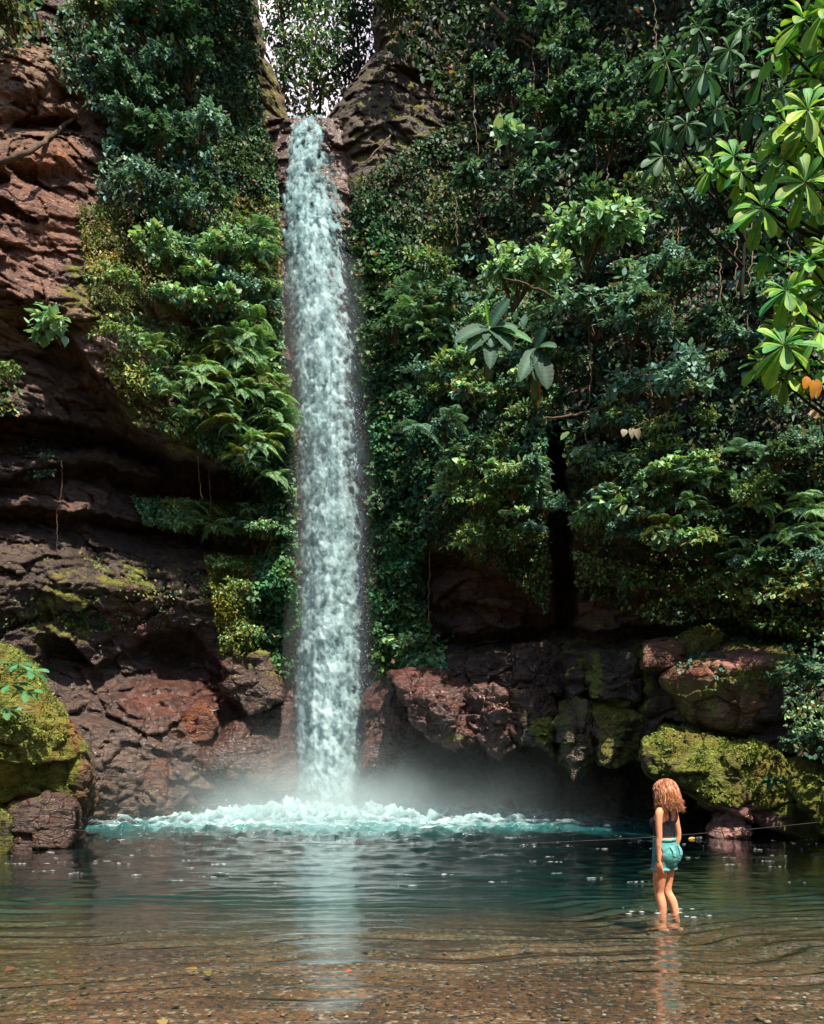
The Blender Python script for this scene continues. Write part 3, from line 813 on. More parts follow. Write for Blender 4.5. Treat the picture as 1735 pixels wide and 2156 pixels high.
def pool_mat():
    m, nt, out = mat_new('pool_water'); g = N(nt)
    pos = g.new('ShaderNodeNewGeometry').outputs['Position']
    h1 = g.noise(g.mapping(pos, (.85, 5.5, 1)), 1.0, 5, .55, .25)
    h2 = g.noise(g.mapping(pos, (4, 22, 1)), 1.0, 3, .55, .2)
    hh = g.math('ADD', h1, g.math('MULTIPLY', h2, .22))
    bmp = g.bump(hh, 1.0, WAVE)
    fr = g.new('ShaderNodeFresnel'); fr.inputs[0].default_value = 1.33; g.link(bmp, fr.inputs['Normal'])
    gl = g.new('ShaderNodeBsdfGlossy'); gl.inputs['Roughness'].default_value = .045; g.link(bmp, gl.inputs['Normal'])
    tr = g.new('ShaderNodeBsdfTransparent')
    wmix = g.new('ShaderNodeMixShader')
    g.link(g.math('MULTIPLY', fr.outputs[0], 2.0, True), wmix.inputs[0]); g.link(tr.outputs[0], wmix.inputs[1]); g.link(gl.outputs[0], wmix.inputs[2])
    # foam: bubbles in streaks and patches
    fa = g.attr('foam').outputs['Fac']
    n1 = g.noise(g.mapping(pos, (.55, 1.1, 1)), 1.6, 8, .68, .8)
    n2 = g.noise(g.mapping(pos, (1.3, 2.2, 1)), 3.4, 6, .7, 1.2)
    v = g.math('ADD', g.math('MULTIPLY', n1, .55), g.math('MULTIPLY', n2, .45))
    thr = g.math('SUBTRACT', .675, g.math('MULTIPLY', fa, .25))
    zc = g.new('ShaderNodeSeparateXYZ'); g.link(pos, zc.inputs[0])
    v = g.math('ADD', v, g.math('MULTIPLY', g.math('SUBTRACT', zc.outputs[2], .10), .75, True))
    mask = g.math('MULTIPLY', g.math('SUBTRACT', v, thr), 11.0, True)
    fd = g.new('ShaderNodeBsdfDiffuse'); fd.inputs[0].default_value = (.52, .62, .62, 1)
    fmix = g.new('ShaderNodeMixShader'); g.link(g.math('MULTIPLY', mask, .92), fmix.inputs[0])
    # aerated water under the foam turns milky turquoise
    ad = g.new('ShaderNodeBsdfDiffuse'); ad.inputs[0].default_value = (.03, .27, .28, 1)
    amix = g.new('ShaderNodeMixShader')
    g.link(g.math('MULTIPLY', fa, .62), amix.inputs[0])
    g.link(wmix.outputs[0], amix.inputs[1]); g.link(ad.outputs[0], amix.inputs[2])
    g.link(amix.outputs[0], fmix.inputs[1]); g.link(fd.outputs[0], fmix.inputs[2])
    g.link(fmix.outputs[0], out.inputs[0])
    va = g.new('ShaderNodeVolumeAbsorption'); va.inputs[0].default_value = (.06, .58, .56, 1); va.inputs[1].default_value = POOL_DENSITY
    vsn = g.new('ShaderNodeVolumeScatter'); vsn.inputs[0].default_value = (.20, .85, .95, 1); vsn.inputs[1].default_value = POOL_DENSITY * .10
    ad_ = g.new('ShaderNodeAddShader'); g.link(va.outputs[0], ad_.inputs[0]); g.link(vsn.outputs[0], ad_.inputs[1])
    g.link(ad_.outputs[0], out.inputs['Volume'])
    return m
tag(obj('pool_water', pool_mesh(), pool_mat()), 'teal pool turning clear and shallow towards the front', 'pool', kind='structure')

# ------------------------------------------------------------------ waterfall
FALL_L = [(246, 614), (330, 601), (430, 588), (600, 596), (750, 611), (900, 619), (1050, 622), (1200, 624), (1400, 619), (1560, 613), (1700, 604)]
FALL_R = [(246, 690), (330, 698), (430, 707), (600, 738), (700, 756), (800, 764), (900, 768), (1050, 774), (1200, 777), (1400, 776), (1560, 776), (1700, 792)]

def fall_D(v): return np.interp(v, [246, 300, 500, 900, 1740], [28.35, 27.7, 27.0, 26.5, 26.2])

def fall_sheet(seed, off, dens, bias, lo=-.06, hi=1.06):
    vs = np.arange(243, 1728, 1.7); s = np.linspace(lo, hi, 112)
    vv = vs[:, None] + 0 * s[None]
    L = pl(FALL_L, vs)[:, None]; R = pl(FALL_R, vs)[:, None]
    ss = s[None] + 0 * vv
    q = np.stack([ss * 6, vv / 60, np.full(vv.shape, seed * 3.1)], -1)
    ss = ss + .035 * fbm(q, 2)
    uu = L + (R - L) * ss
    D = fall_D(vv) - off + .9 * (2 * ss - 1) ** 2 * np.clip((vv - 240) / 300, .15, 1)
    p = W(uu, vv, D)
    x = p[..., 0]; z = p[..., 2]
    drop = (23.6 - z)
    wz = .9                                          # the drops stretch as they fall
    f1 = fbm(np.stack([x * 2.6, z * wz * 1.5 + seed, np.full(x.shape, seed * 7.7)], -1), 3)
    f2 = fbm(np.stack([x * 5.0, z * 3.9 + seed * 2, np.full(x.shape, seed * 1.7)], -1), 4, .62)
    st = fbm(np.stack([x * 3.2, z * .16, np.full(x.shape, seed * 5.3)], -1), 3)
    e = np.minimum(ss, 1 - ss)
    core = np.clip(1.25 - np.abs(ss - .42) * 1.9, 0, 1)
    thin = sstep(.55, 1.0, ss) * sstep(420, 620, vv) * (1 - .55 * sstep(1000, 1250, vv))
    top = 1 - sstep(260, 560, vv)
    a = dens + .75 * f1 + 1.25 * f2 + .6 * st + .28 * core - .5 * thin - .30 * top
    a = a - .8 * np.exp(-np.clip(e, -1, 1) / .07) + bias * sstep(900, 1600, vv)
    a = sstep(-.25, .55, a)
    if hi > 1.1:                                     # loose clumps thrown clear of the right edge
        a = sstep(.02, .40, 1.5 * f2 + .8 * f1 + .20 - 2.2 * np.maximum(ss - 1.0, 0) - .5 * np.maximum(.85 - ss, 0) - .3 * sstep(1000, 1500, vv)) * sstep(300, 480, vv) * sstep(.70, .85, ss) * .85
    else:
        a = a * np.clip((ss + .03) / .05, 0, 1) * np.clip((1.03 - ss) / .05, 0, 1)
    p[..., 1] -= .16 * f1 + .03 * f2
    return p, a, (.55 * f2 + .65 * f1 + .45 * st + .30 + .16 * core - .25 * top)  # tone drops near the lip, shade of the upper falls put into the colour

def fall_mesh():
    V, Q, A, B, n = [], [], [], [], 0
    for seed, off, dens, bias in ((1, .05, .22, .34), (2, .35, -.08, .26), (3, .62, -.30, .22), (4, .30, 0, 0)):
        p, a, b = fall_sheet(seed, off, dens, bias, *((.68, 1.28) if seed == 4 else (-.06, 1.06)))
        q = grid_quads(*a.shape)
        keep = a.ravel()[q].max(1) > .03
        V.append(p.reshape(-1, 3)); Q.append(q[keep] + n); A.append(a.ravel()); B.append(b.ravel()); n += a.size
    return np_mesh('waterfall', np.concatenate(V), None, np.concatenate(Q), True,
                   {'alpha': ('FLOAT', np.concatenate(A)), 'clump': ('FLOAT', np.concatenate(B))})

def white_water_mat(name, alpha=True, col=(.32, .48, .50)):
    m, nt, out = mat_new(name); g = N(nt)
    d = g.new('ShaderNodeBsdfPrincipled')
    d.inputs['Base Color'].default_value = rgba(col); d.inputs['Roughness'].default_value = .9; d.inputs['Specular IOR Level'].default_value = .15
    if alpha:
        c = g.mix(g.ramp(g.attr('clump').outputs['Fac'], .0, .9), (.15, .34, .365, 1), (.66, .83, .85, 1))
        g.link(c, d.inputs['Base Color'])
    t = g.new('ShaderNodeBsdfTranslucent'); t.inputs[0].default_value = rgba(col)
    mx = g.new('ShaderNodeMixShader'); mx.inputs[0].default_value = .3
    g.link(d.outputs[0], mx.inputs[1]); g.link(t.outputs[0], mx.inputs[2])
    if alpha:
        tr = g.new('ShaderNodeBsdfTransparent')
        m2 = g.new('ShaderNodeMixShader'); g.link(g.attr('alpha').outputs['Fac'], m2.inputs[0])
        g.link(tr.outputs[0], m2.inputs[1]); g.link(mx.outputs[0], m2.inputs[2])
        g.link(m2.outputs[0], out.inputs[0])
    else:
        g.link(mx.outputs[0], out.inputs[0])
    return m
FALLM = white_water_mat('falling_water'); DROPM = white_water_mat('spray_water', False, (.58, .66, .67))
falls = obj('waterfall', fall_mesh(), FALLM)
tag(falls, 'tall narrow white waterfall dropping from the notch into the pool', 'waterfall')

def drops_mesh(P_, S_):
    """small irregular drops; S_ radii (n,3)"""
    o = np.array([[1, 0, 0], [-1, 0, 0], [0, 1, 0], [0, -1, 0], [0, 0, 1], [0, 0, -1]], float)
    f = np.array([[0, 2, 4], [2, 1, 4], [1, 3, 4], [3, 0, 4], [2, 0, 5], [1, 2, 5], [3, 1, 5], [0, 3, 5]])
    n = len(P_)
    v = o[None] * S_[:, None, :] * (1 + .35 * rng.normal(size=(n, 6, 1)))
    v = v + P_[:, None, :]
    return np_mesh('drops', v.reshape(-1, 3), (f[None] + 6 * np.arange(n)[:, None, None]).reshape(-1, 3), None, True)

def fall_drops():
    n = 3500
    v = 300 + 1400 * rng.random(n)
    L = pl(FALL_L, v); R = pl(FALL_R, v)
    side = rng.random(n)
    wr = np.abs(rng.normal(size=n))
    u = np.where(side < .80, R + (wr * 17 - 20) * np.clip((v - 300) / 300, .2, 1.25), np.where(side < .83, L - wr * 5 + 8, L + (R - L) * rng.random(n)))
    Y = fall_D(v) - .3 - .5 * rng.random(n)
    s = .004 + .010 * rng.random(n) ** 3
    P_ = W(u, v, Y)
    cl = perlin(P_ * np.array([1.5, 1, .9])) > -.12
    P_ = P_[cl]; s = s[cl]
    return drops_mesh(P_, np.stack([s, s, s * (1.2 + 1.2 * rng.random(len(s)))], -1))
obj('spray_drops', fall_drops(), DROPM, falls)

# foam piled up where the water lands
def foam_mesh():
    xs = np.arange(FX - 10.0, FX + 13.5, .045); ys = np.arange(18.6, 28.6, .06)
    X, Y = np.meshgrid(xs, ys)
    r = np.sqrt(((X - FX) / 1.8) ** 2 + (Y - FALL_Y) ** 2)
    rp = r + .6 * fbm(np.stack([X * .5, Y * .6, 0 * X], -1), 3)
    r = r + 2.4 * fbm(np.stack([X * .45, Y * .8, 0 * X], -1), 4)
    pile = np.exp(-(np.maximum(rp, 0) / 2.1) ** 2)
    q = np.stack([X * 1.3, Y * 1.3, 0 * X + 2], -1)
    f = 1 - 2 * np.abs(fbm(q, 4)); f2 = fbm(q * 2.6 + 5, 4, .62)
    lip = 1 - 2 * np.abs(perlin(np.stack([X * .55, Y * 1.5 + .4 * np.sin(X), 0 * X + 7], -1)))
    z = wave(X, Y) + .035 + pile * (.36 * np.clip(f, -.2, 1) ** 2 + .42 * f2 + .04)
    crest = 1 - 2 * np.abs(fbm(np.stack([X * .60 + .3 * f2, Y * .85, 0 * X + 7], -1), 3, .6)); crest = np.clip(crest, 0, 1)
    far = np.exp(-np.maximum(rp - 1.5, 0) / 3.6)
    z = z + far * (.34 * crest ** 4 + .10 * f2) * sstep(.2, 2.2, rp + .6)
    a = sstep(.10, .75, 1.1 * crest ** 2 + 1.1 * f2 + .55 * pile + .55 * far - .72)
    edge_ = np.sqrt(((X - FX) / 2.0) ** 2 + ((Y - FALL_Y) * np.where(Y < FALL_Y, 1.05, 1)) ** 2) + 2.2 * fbm(np.stack([X * .4, Y * .7, 0 * X + 1], -1), 4)
    a = a * (1 - sstep(2.6, 6.2, edge_)) * .9
    pts = np.stack([X, Y, z], -1)
    quads = grid_quads(*X.shape)
    keep = a.ravel()[quads].max(1) > .04
    return np_mesh('foam', pts.reshape(-1, 3), None, quads[keep], True, {'alpha': ('FLOAT', a.ravel()), 'clump': ('FLOAT', (.9 * f2 + .12 + .45 * crest ** 3 + .25 * pile).ravel())})
tag(obj('foam', foam_mesh(), FALLM), 'churning white foam where the waterfall meets the pool', 'foam', kind='stuff')

def splash():
    n = 15000
    P_, S_ = [], []
    for i in range(n):
        a = rng.random() * 6.283
        r = abs(rng.normal()) * (1.6 if i % 3 else 3.6)
        x = FX + math.cos(a) * r * 1.7; y = FALL_Y + .2 + math.sin(a) * r * (1 if math.sin(a) < 0 else .5)
        h = .04 + abs(rng.normal()) * 1.0 * math.exp(-r / 1.8) + (abs(rng.normal()) * .08)
        s = .005 + .016 * rng.random() ** 4
        P_.append((x, y, h)); S_.append((s, s, s * (1 + rng.random())))
    return drops_mesh(np.array(P_), np.array(S_))
tag(obj('splash_drops', splash(), DROPM), 'fine white drops thrown up around the foot of the waterfall', 'spray', kind='stuff')

# frothy bits drifting on the pool, with painted glints among them
def froth_glints():
    V, T, n = [], [], 0
    for i in range(300):
        y = 10 + 13 * rng.random() ** .7; x = (rng.random() * 2 - 1) * (.52 * y)
        if rng.random() > .25 + .75 * (y - 9) / 14: continue
        k = rng.integers(2, 9)
        for j in range(k):
            px = x + rng.normal() * .09; py = y + rng.normal() * .03
            s = .004 + .013 * rng.random() ** 2
            m = 7
            ang = np.arange(m) / m * 6.283
            rr = s * (1 + .35 * rng.normal(size=m))
            z = float(wave(np.array([px]), np.array([py]))[0]) + .008
            V.append(np.stack([px + rr * np.cos(ang) * 2.6, py + rr * np.sin(ang), np.full(m, z)], -1)); V.append(np.array([[px, py, z + s * .3]]))
            a = np.arange(m)
            T.append(np.stack([n + a, n + (a + 1) % m, np.full(m, n + m)], -1)); n += m + 1
    for i in range(26):                                  # pale flecks standing in for light glints round the wader's legs
        a = rng.random() * 6.283; d = .10 + .30 * rng.random()
        px = 2.76 + d * math.cos(a) * 1.3; py = 8.70 + d * math.sin(a); s = .004 + .011 * rng.random() ** 2; m = 6
        ang = np.arange(m) / m * 6.283; rr = s * (1 + .3 * rng.normal(size=m))
        z = float(wave(np.array([px]), np.array([py]))[0]) + .006
        V.append(np.stack([px + rr * np.cos(ang) * 2.8, py + rr * np.sin(ang), np.full(m, z)], -1)); V.append(np.array([[px, py, z + s * .4]]))
        k_ = np.arange(m); T.append(np.stack([n + k_, n + (k_ + 1) % m, np.full(m, n + m)], -1)); n += m + 1
    return np_mesh('froth_glints', np.concatenate(V), np.concatenate(T), None, True)
tag(obj('froth_glints', froth_glints(), DROPM), 'small frothy white flecks and painted light glints on the teal pool', 'froth_glints', kind='stuff')

# ------------------------------------------------------------------ mist at the foot of the falls
def mist():
    bm = bmesh.new(); bmesh.ops.create_cube(bm, size=2.0)
    me = bpy.data.meshes.new('mist'); bm.to_mesh(me); bm.free()
    m, nt, out = mat_new('mist'); g = N(nt)
    tc = g.new('ShaderNodeTexCoord').outputs['Object']
    pos = g.new('ShaderNodeNewGeometry').outputs['Position']
    sp = g.new('ShaderNodeSeparateXYZ'); g.link(tc, sp.inputs[0])
    ln = g.new('ShaderNodeVectorMath', operation='LENGTH')
    g.link(g.mapping(tc, (1.0, 1.0, .0)), ln.inputs[0])
    rad = g.math('SUBTRACT', 1.0, ln.outputs['Value'], True)
    hz = g.math('MULTIPLY', g.math('ADD', sp.outputs[2], 1.0), .5)       # 0 at the water, 1 on top
    hn = g.math('SUBTRACT', 1.0, g.math('DIVIDE', hz, g.math('ADD', .12, g.math('MULTIPLY', rad, .9))), True)
    n = g.ramp(g.noise(g.mapping(pos, (.45, .45, .7)), 1.0, 4, .6, .6), .30, .72)
    d = g.math('MULTIPLY', g.math('MULTIPLY', hn, hn), g.math('MULTIPLY', g.math('POWER', rad, .8), g.math('ADD', .15, g.math('MULTIPLY', n, .8))))
    nr = g.new('ShaderNodeVectorMath', operation='DISTANCE'); g.link(g.mapping(pos, (.27, .5, .78)), nr.inputs[0]); nr.inputs[1].default_value = (FX * .27, FALL_Y * .5 - .4, .1)
    core = g.math('POWER', 2.718, g.math('MULTIPLY', g.math('MULTIPLY', nr.outputs['Value'], nr.outputs['Value']), -1.0))
    d = g.math('ADD', d, g.math('MULTIPLY', g.math('MULTIPLY', core, g.math('ADD', n, .25)), 15.0))
    v = g.new('ShaderNodeVolumePrincipled')
    v.inputs['Color'].default_value = (.80, .92, .94, 1); v.inputs['Anisotropy'].default_value = .1
    g.link(g.math('MULTIPLY', d, MIST), v.inputs['Density'])
    g.link(v.outputs[0], out.inputs['Volume'])
    o = obj('mist', me, m)
    o.location = (FX + 1.6, 24.6, 2.9); o.scale = (12.0, 5.2, 2.85)
    tag(o, 'pale mist hanging over the pool at the foot of the waterfall', 'mist', kind='stuff')
if MIST > 0: mist()

# fine spray drifting along both sides of the falls
def veil():
    vs = np.linspace(560, 1690, 16); seg = 20
    V, Q = [], []
    for v in vs:
        Y = fall_D(v) - .1; L = pl(FALL_L, v); R = pl(FALL_R, v)
        c = W((L + R) / 2 + 8, v, Y); rx = ((R - L) / 2 + 34) / F * Y; ry = 1.0
        for s in range(seg):
            a = 2 * math.pi * s / seg
            V.append((c[0] + rx * math.cos(a), c[1] + ry * math.sin(a), c[2]))
    for i in range(len(vs) - 1):
        for s in range(seg): Q.append((i * seg + s, (i + 1) * seg + s, (i + 1) * seg + (s + 1) % seg, i * seg + (s + 1) % seg))
    n = len(V); V += [tuple(np.mean(V[:seg], 0)), tuple(np.mean(V[-seg:], 0))]
    T = [(n, s, (s + 1) % seg) for s in range(seg)] + [(n + 1, n - seg + (s + 1) % seg, n - seg + s) for s in range(seg)]
    me = np_mesh('spray_veil', V, T, Q)
    m, nt, out = mat_new('spray_veil'); g = N(nt)
    v = g.new('ShaderNodeVolumePrincipled'); v.inputs['Color'].default_value = (.86, .88, .93, 1); v.inputs['Density'].default_value = VEIL
    g.link(v.outputs[0], out.inputs['Volume'])
    tag(obj('spray', me, m), 'thin grey spray drifting along the sides of the waterfall', 'spray', kind='stuff')
if VEIL > 0: veil()
# ------------------------------------------------------------------ leaves
PAL = {
    'mid': [(.048, .115, .065), (.060, .13, .072), (.038, .095, .058), (.075, .14, .060)],
    'blue': [(.09, .19, .155), (.125, .24, .195), (.08, .165, .14), (.16, .28, .22)],
    'pale': [(.19, .35, .25), (.24, .41, .30), (.16, .30, .23), (.31, .41, .22)],
    'yel': [(.14, .17, .03), (.10, .15, .03), (.18, .17, .04), (.07, .13, .035)],
    'dark': [(.022, .055, .032), (.030, .070, .036), (.018, .045, .028), (.04, .075, .03)],  # also colours growth lying in shade, with that shade put into the green
    'fern': [(.11, .25, .15), (.145, .30, .17), (.095, .21, .135), (.20, .31, .12)],
    'bright': [(.17, .34, .17), (.21, .38, .20), (.14, .29, .16), (.28, .38, .13)],
    'ivy': [(.040, .125, .050), (.055, .15, .055), (.030, .10, .045), (.07, .16, .06)],
    'moss': [(.10, .13, .02), (.14, .16, .03), (.06, .09, .015), (.17, .18, .045)],
    'dry': [(.24, .13, .06), (.18, .10, .05), (.28, .19, .09), (.12, .07, .04)],
    'olive': [(.11, .13, .05), (.14, .15, .06), (.08, .11, .045), (.17, .16, .07)],
}
def colours(pal, n, r=rng, var=.35, odd=.03):
    mix = list(pal) if isinstance(pal, (list, tuple)) else [pal]
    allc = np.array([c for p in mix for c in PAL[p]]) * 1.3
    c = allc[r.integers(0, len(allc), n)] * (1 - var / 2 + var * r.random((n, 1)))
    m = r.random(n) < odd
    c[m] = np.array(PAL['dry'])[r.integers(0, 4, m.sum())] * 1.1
    return c

def leaf_template(kind):
    """(verts: along, across, out), tris"""
    if kind == 'small':
        v = [(0, 0, 0), (.42, -.5, .10), (.42, .5, .10), (1, 0, -.06), (.5, 0, -.03)]
        t = [(0, 1, 4), (1, 3, 4), (3, 2, 4), (2, 0, 4)]
        return np.array(v, float), np.array(t)
    prof = {'ovate': [(0, .03), (.12, .30), (.34, .5), (.6, .42), (.84, .18), (1, .0)],
            'heart': [(-.10, .20), (.06, .46), (.28, .52), (.56, .36), (.82, .13), (1, .0)],
            'lance': [(0, .03), (.2, .32), (.45, .5), (.7, .36), (.9, .12), (1, 0)],
            'obovate': [(0, .03), (.2, .14), (.42, .29), (.62, .44), (.78, .5), (.90, .40), (.97, .2), (1, .0)],
            'banana': [(0, .06), (.06, .36), (.2, .5), (.45, .5), (.7, .44), (.88, .28), (.97, .1), (1, 0)]}[kind]
    v, t = [], []
    for i, (a, w) in enumerate(prof):
        dr = -.10 * a * a - .04 * a
        v += [(a, -w, dr + .16 * w), (a, 0, dr), (a, w, dr + .16 * w)]
    for i in range(len(prof) - 1):
        k = 3 * i
        for s in (0, 1):
            t += [(k + s, k + s + 1, k + s + 4), (k + s, k + s + 4, k + s + 3)]
    return np.array(v, float), np.array(t)
LT = {k: leaf_template(k) for k in ('small', 'ovate', 'heart', 'lance', 'obovate', 'banana')}

def unit(a): return a / np.maximum(np.linalg.norm(a, axis=-1, keepdims=True), 1e-9)

def leaves(pos, tip, nrm, length, width, kind, col, two=None, curl=0.0):
    """arrays for many leaves of one shape; two = second colour towards the margin"""
    tv, tt = LT[kind]
    pos = np.asarray(pos, float); tip = unit(np.asarray(tip, float)); nrm = np.asarray(nrm, float)
    side = unit(np.cross(nrm, tip)); up = np.cross(tip, side)
    n, k = len(pos), len(tv)
    L = np.broadcast_to(np.asarray(length, float), (n,))[:, None, None]; Wd = np.broadcast_to(np.asarray(width, float), (n,))[:, None, None]
    a = tv[None, :, 0:1]; b = tv[None, :, 1:2]; c = tv[None, :, 2:3] - curl * a * a
    V = pos[:, None] + tip[:, None] * a * L + side[:, None] * b * Wd + up[:, None] * c * L
    T = (tt[None] + k * np.arange(n)[:, None, None]).reshape(-1, 3)
    C = np.repeat(np.asarray(col)[:, None, :], k, 1)
    if two is not None:
        w = np.clip(np.abs(tv[:, 1]) * 2 * tv[:, 0] ** .5, 0, 1)[None, :, None] ** 1.5
        C = C * (1 - w) + np.asarray(two)[:, None, :] * w
    return V.reshape(-1, 3), T, C.reshape(-1, 3)

class Bag:
    def __init__(s): s.V, s.T, s.C, s.n = [], [], [], 0
    def add(s, V, T, C):
        s.V.append(V); s.T.append(T + s.n); s.C.append(C); s.n += len(V)
    def mesh(s, name, smooth=True):
        return np_mesh(name, np.concatenate(s.V), np.concatenate(s.T), None, smooth, {'lcol': ('FLOAT_COLOR', np.concatenate(s.C))})

# ------------------------------------------------------------------ leaf cover hanging on the cliffs
def sample_poly(poly, n, r):
    pc = np.array(poly, float)
    lo, hi = pc.min(0), pc.max(0)
    out = np.zeros((0, 2))
    while len(out) < n:
        q = lo + (hi - lo) * r.random((n * 2, 2))
        q = q[inpoly(q[:, 0], q[:, 1], poly)]
        out = np.concatenate([out, q])
    return out[:n]

def cover(name, label, zones, cat='creeper', mat=None, seed=1):
    """zones: (poly, n, size lo, hi in photo units, palette, stand-off m, shape, clump)"""
    r = np.random.default_rng(seed)
    bag = Bag()
    for (poly, n, s0, s1, pal, off, kind, clump) in zones:
        uv = sample_poly(poly, int(n * COVER), r)
        if kind == 'heart':                              # leaves strung along hanging stems
            ns = max(1, len(uv) // 16)
            root = sample_poly(poly, ns, r)
            k = r.integers(0, ns, len(uv)); st = r.random(len(uv))
            ln = (50 + 110 * r.random(ns))[k]
            uv = np.stack([root[k, 0] + 3.2 * r.normal(size=len(uv)) + 7 * np.sin(root[k, 1] + st * 4), root[k, 1] + (st - .5) * ln], -1)
        # uneven growth: clumps and bare gaps
        g = fbm(np.stack([uv[:, 0] / 55, uv[:, 1] / 55, np.full(len(uv), seed * 1.3)], -1), 3)
        keep = g > (clump - .5 * r.random(len(uv)))
        uv = uv[keep]; g = g[keep]
        n_ = len(uv)
        D = D_of(uv[:, 0], uv[:, 1])
        lump = np.clip(g - clump + .25, 0, .8)
        D = D - off * (.1 + r.random(n_) * .8) - 1.0 * lump * min(.8, off * 1.5)
        p = W(uv[:, 0], uv[:, 1], D)
        size = (s0 + (s1 - s0) * r.random(n_) ** 1.5) / F * D
        tip = r.normal(size=(n_, 3)) * .55 + np.array([0, -.45, -.62])
        nrm = r.normal(size=(n_, 3)) * .45 + np.array([.05, -.62, .78])
        base = colours(pal, n_, r, .5)
        # each plant of the cover has its own green
        o, h, e = cells(p, (1.1, 2.2, 1.0), seed)
        k = ((h >> 5) & 255) / 255.0; k2 = ((h >> 13) & 255) / 255.0
        base = base * (.55 + .95 * k[:, None]) * np.stack([.8 + .5 * k2, np.ones(n_), 1.1 - .3 * k2], -1)
        asp = {'small': .62, 'ovate': .55, 'heart': .80, 'lance': .34}[kind]
        bag.add(*leaves(p, tip, nrm, size, size * asp * (.8 + .4 * r.random(n_)), kind, base))
    tag(obj(name, bag.mesh(name), mat or LEAF), label, cat, kind='stuff')

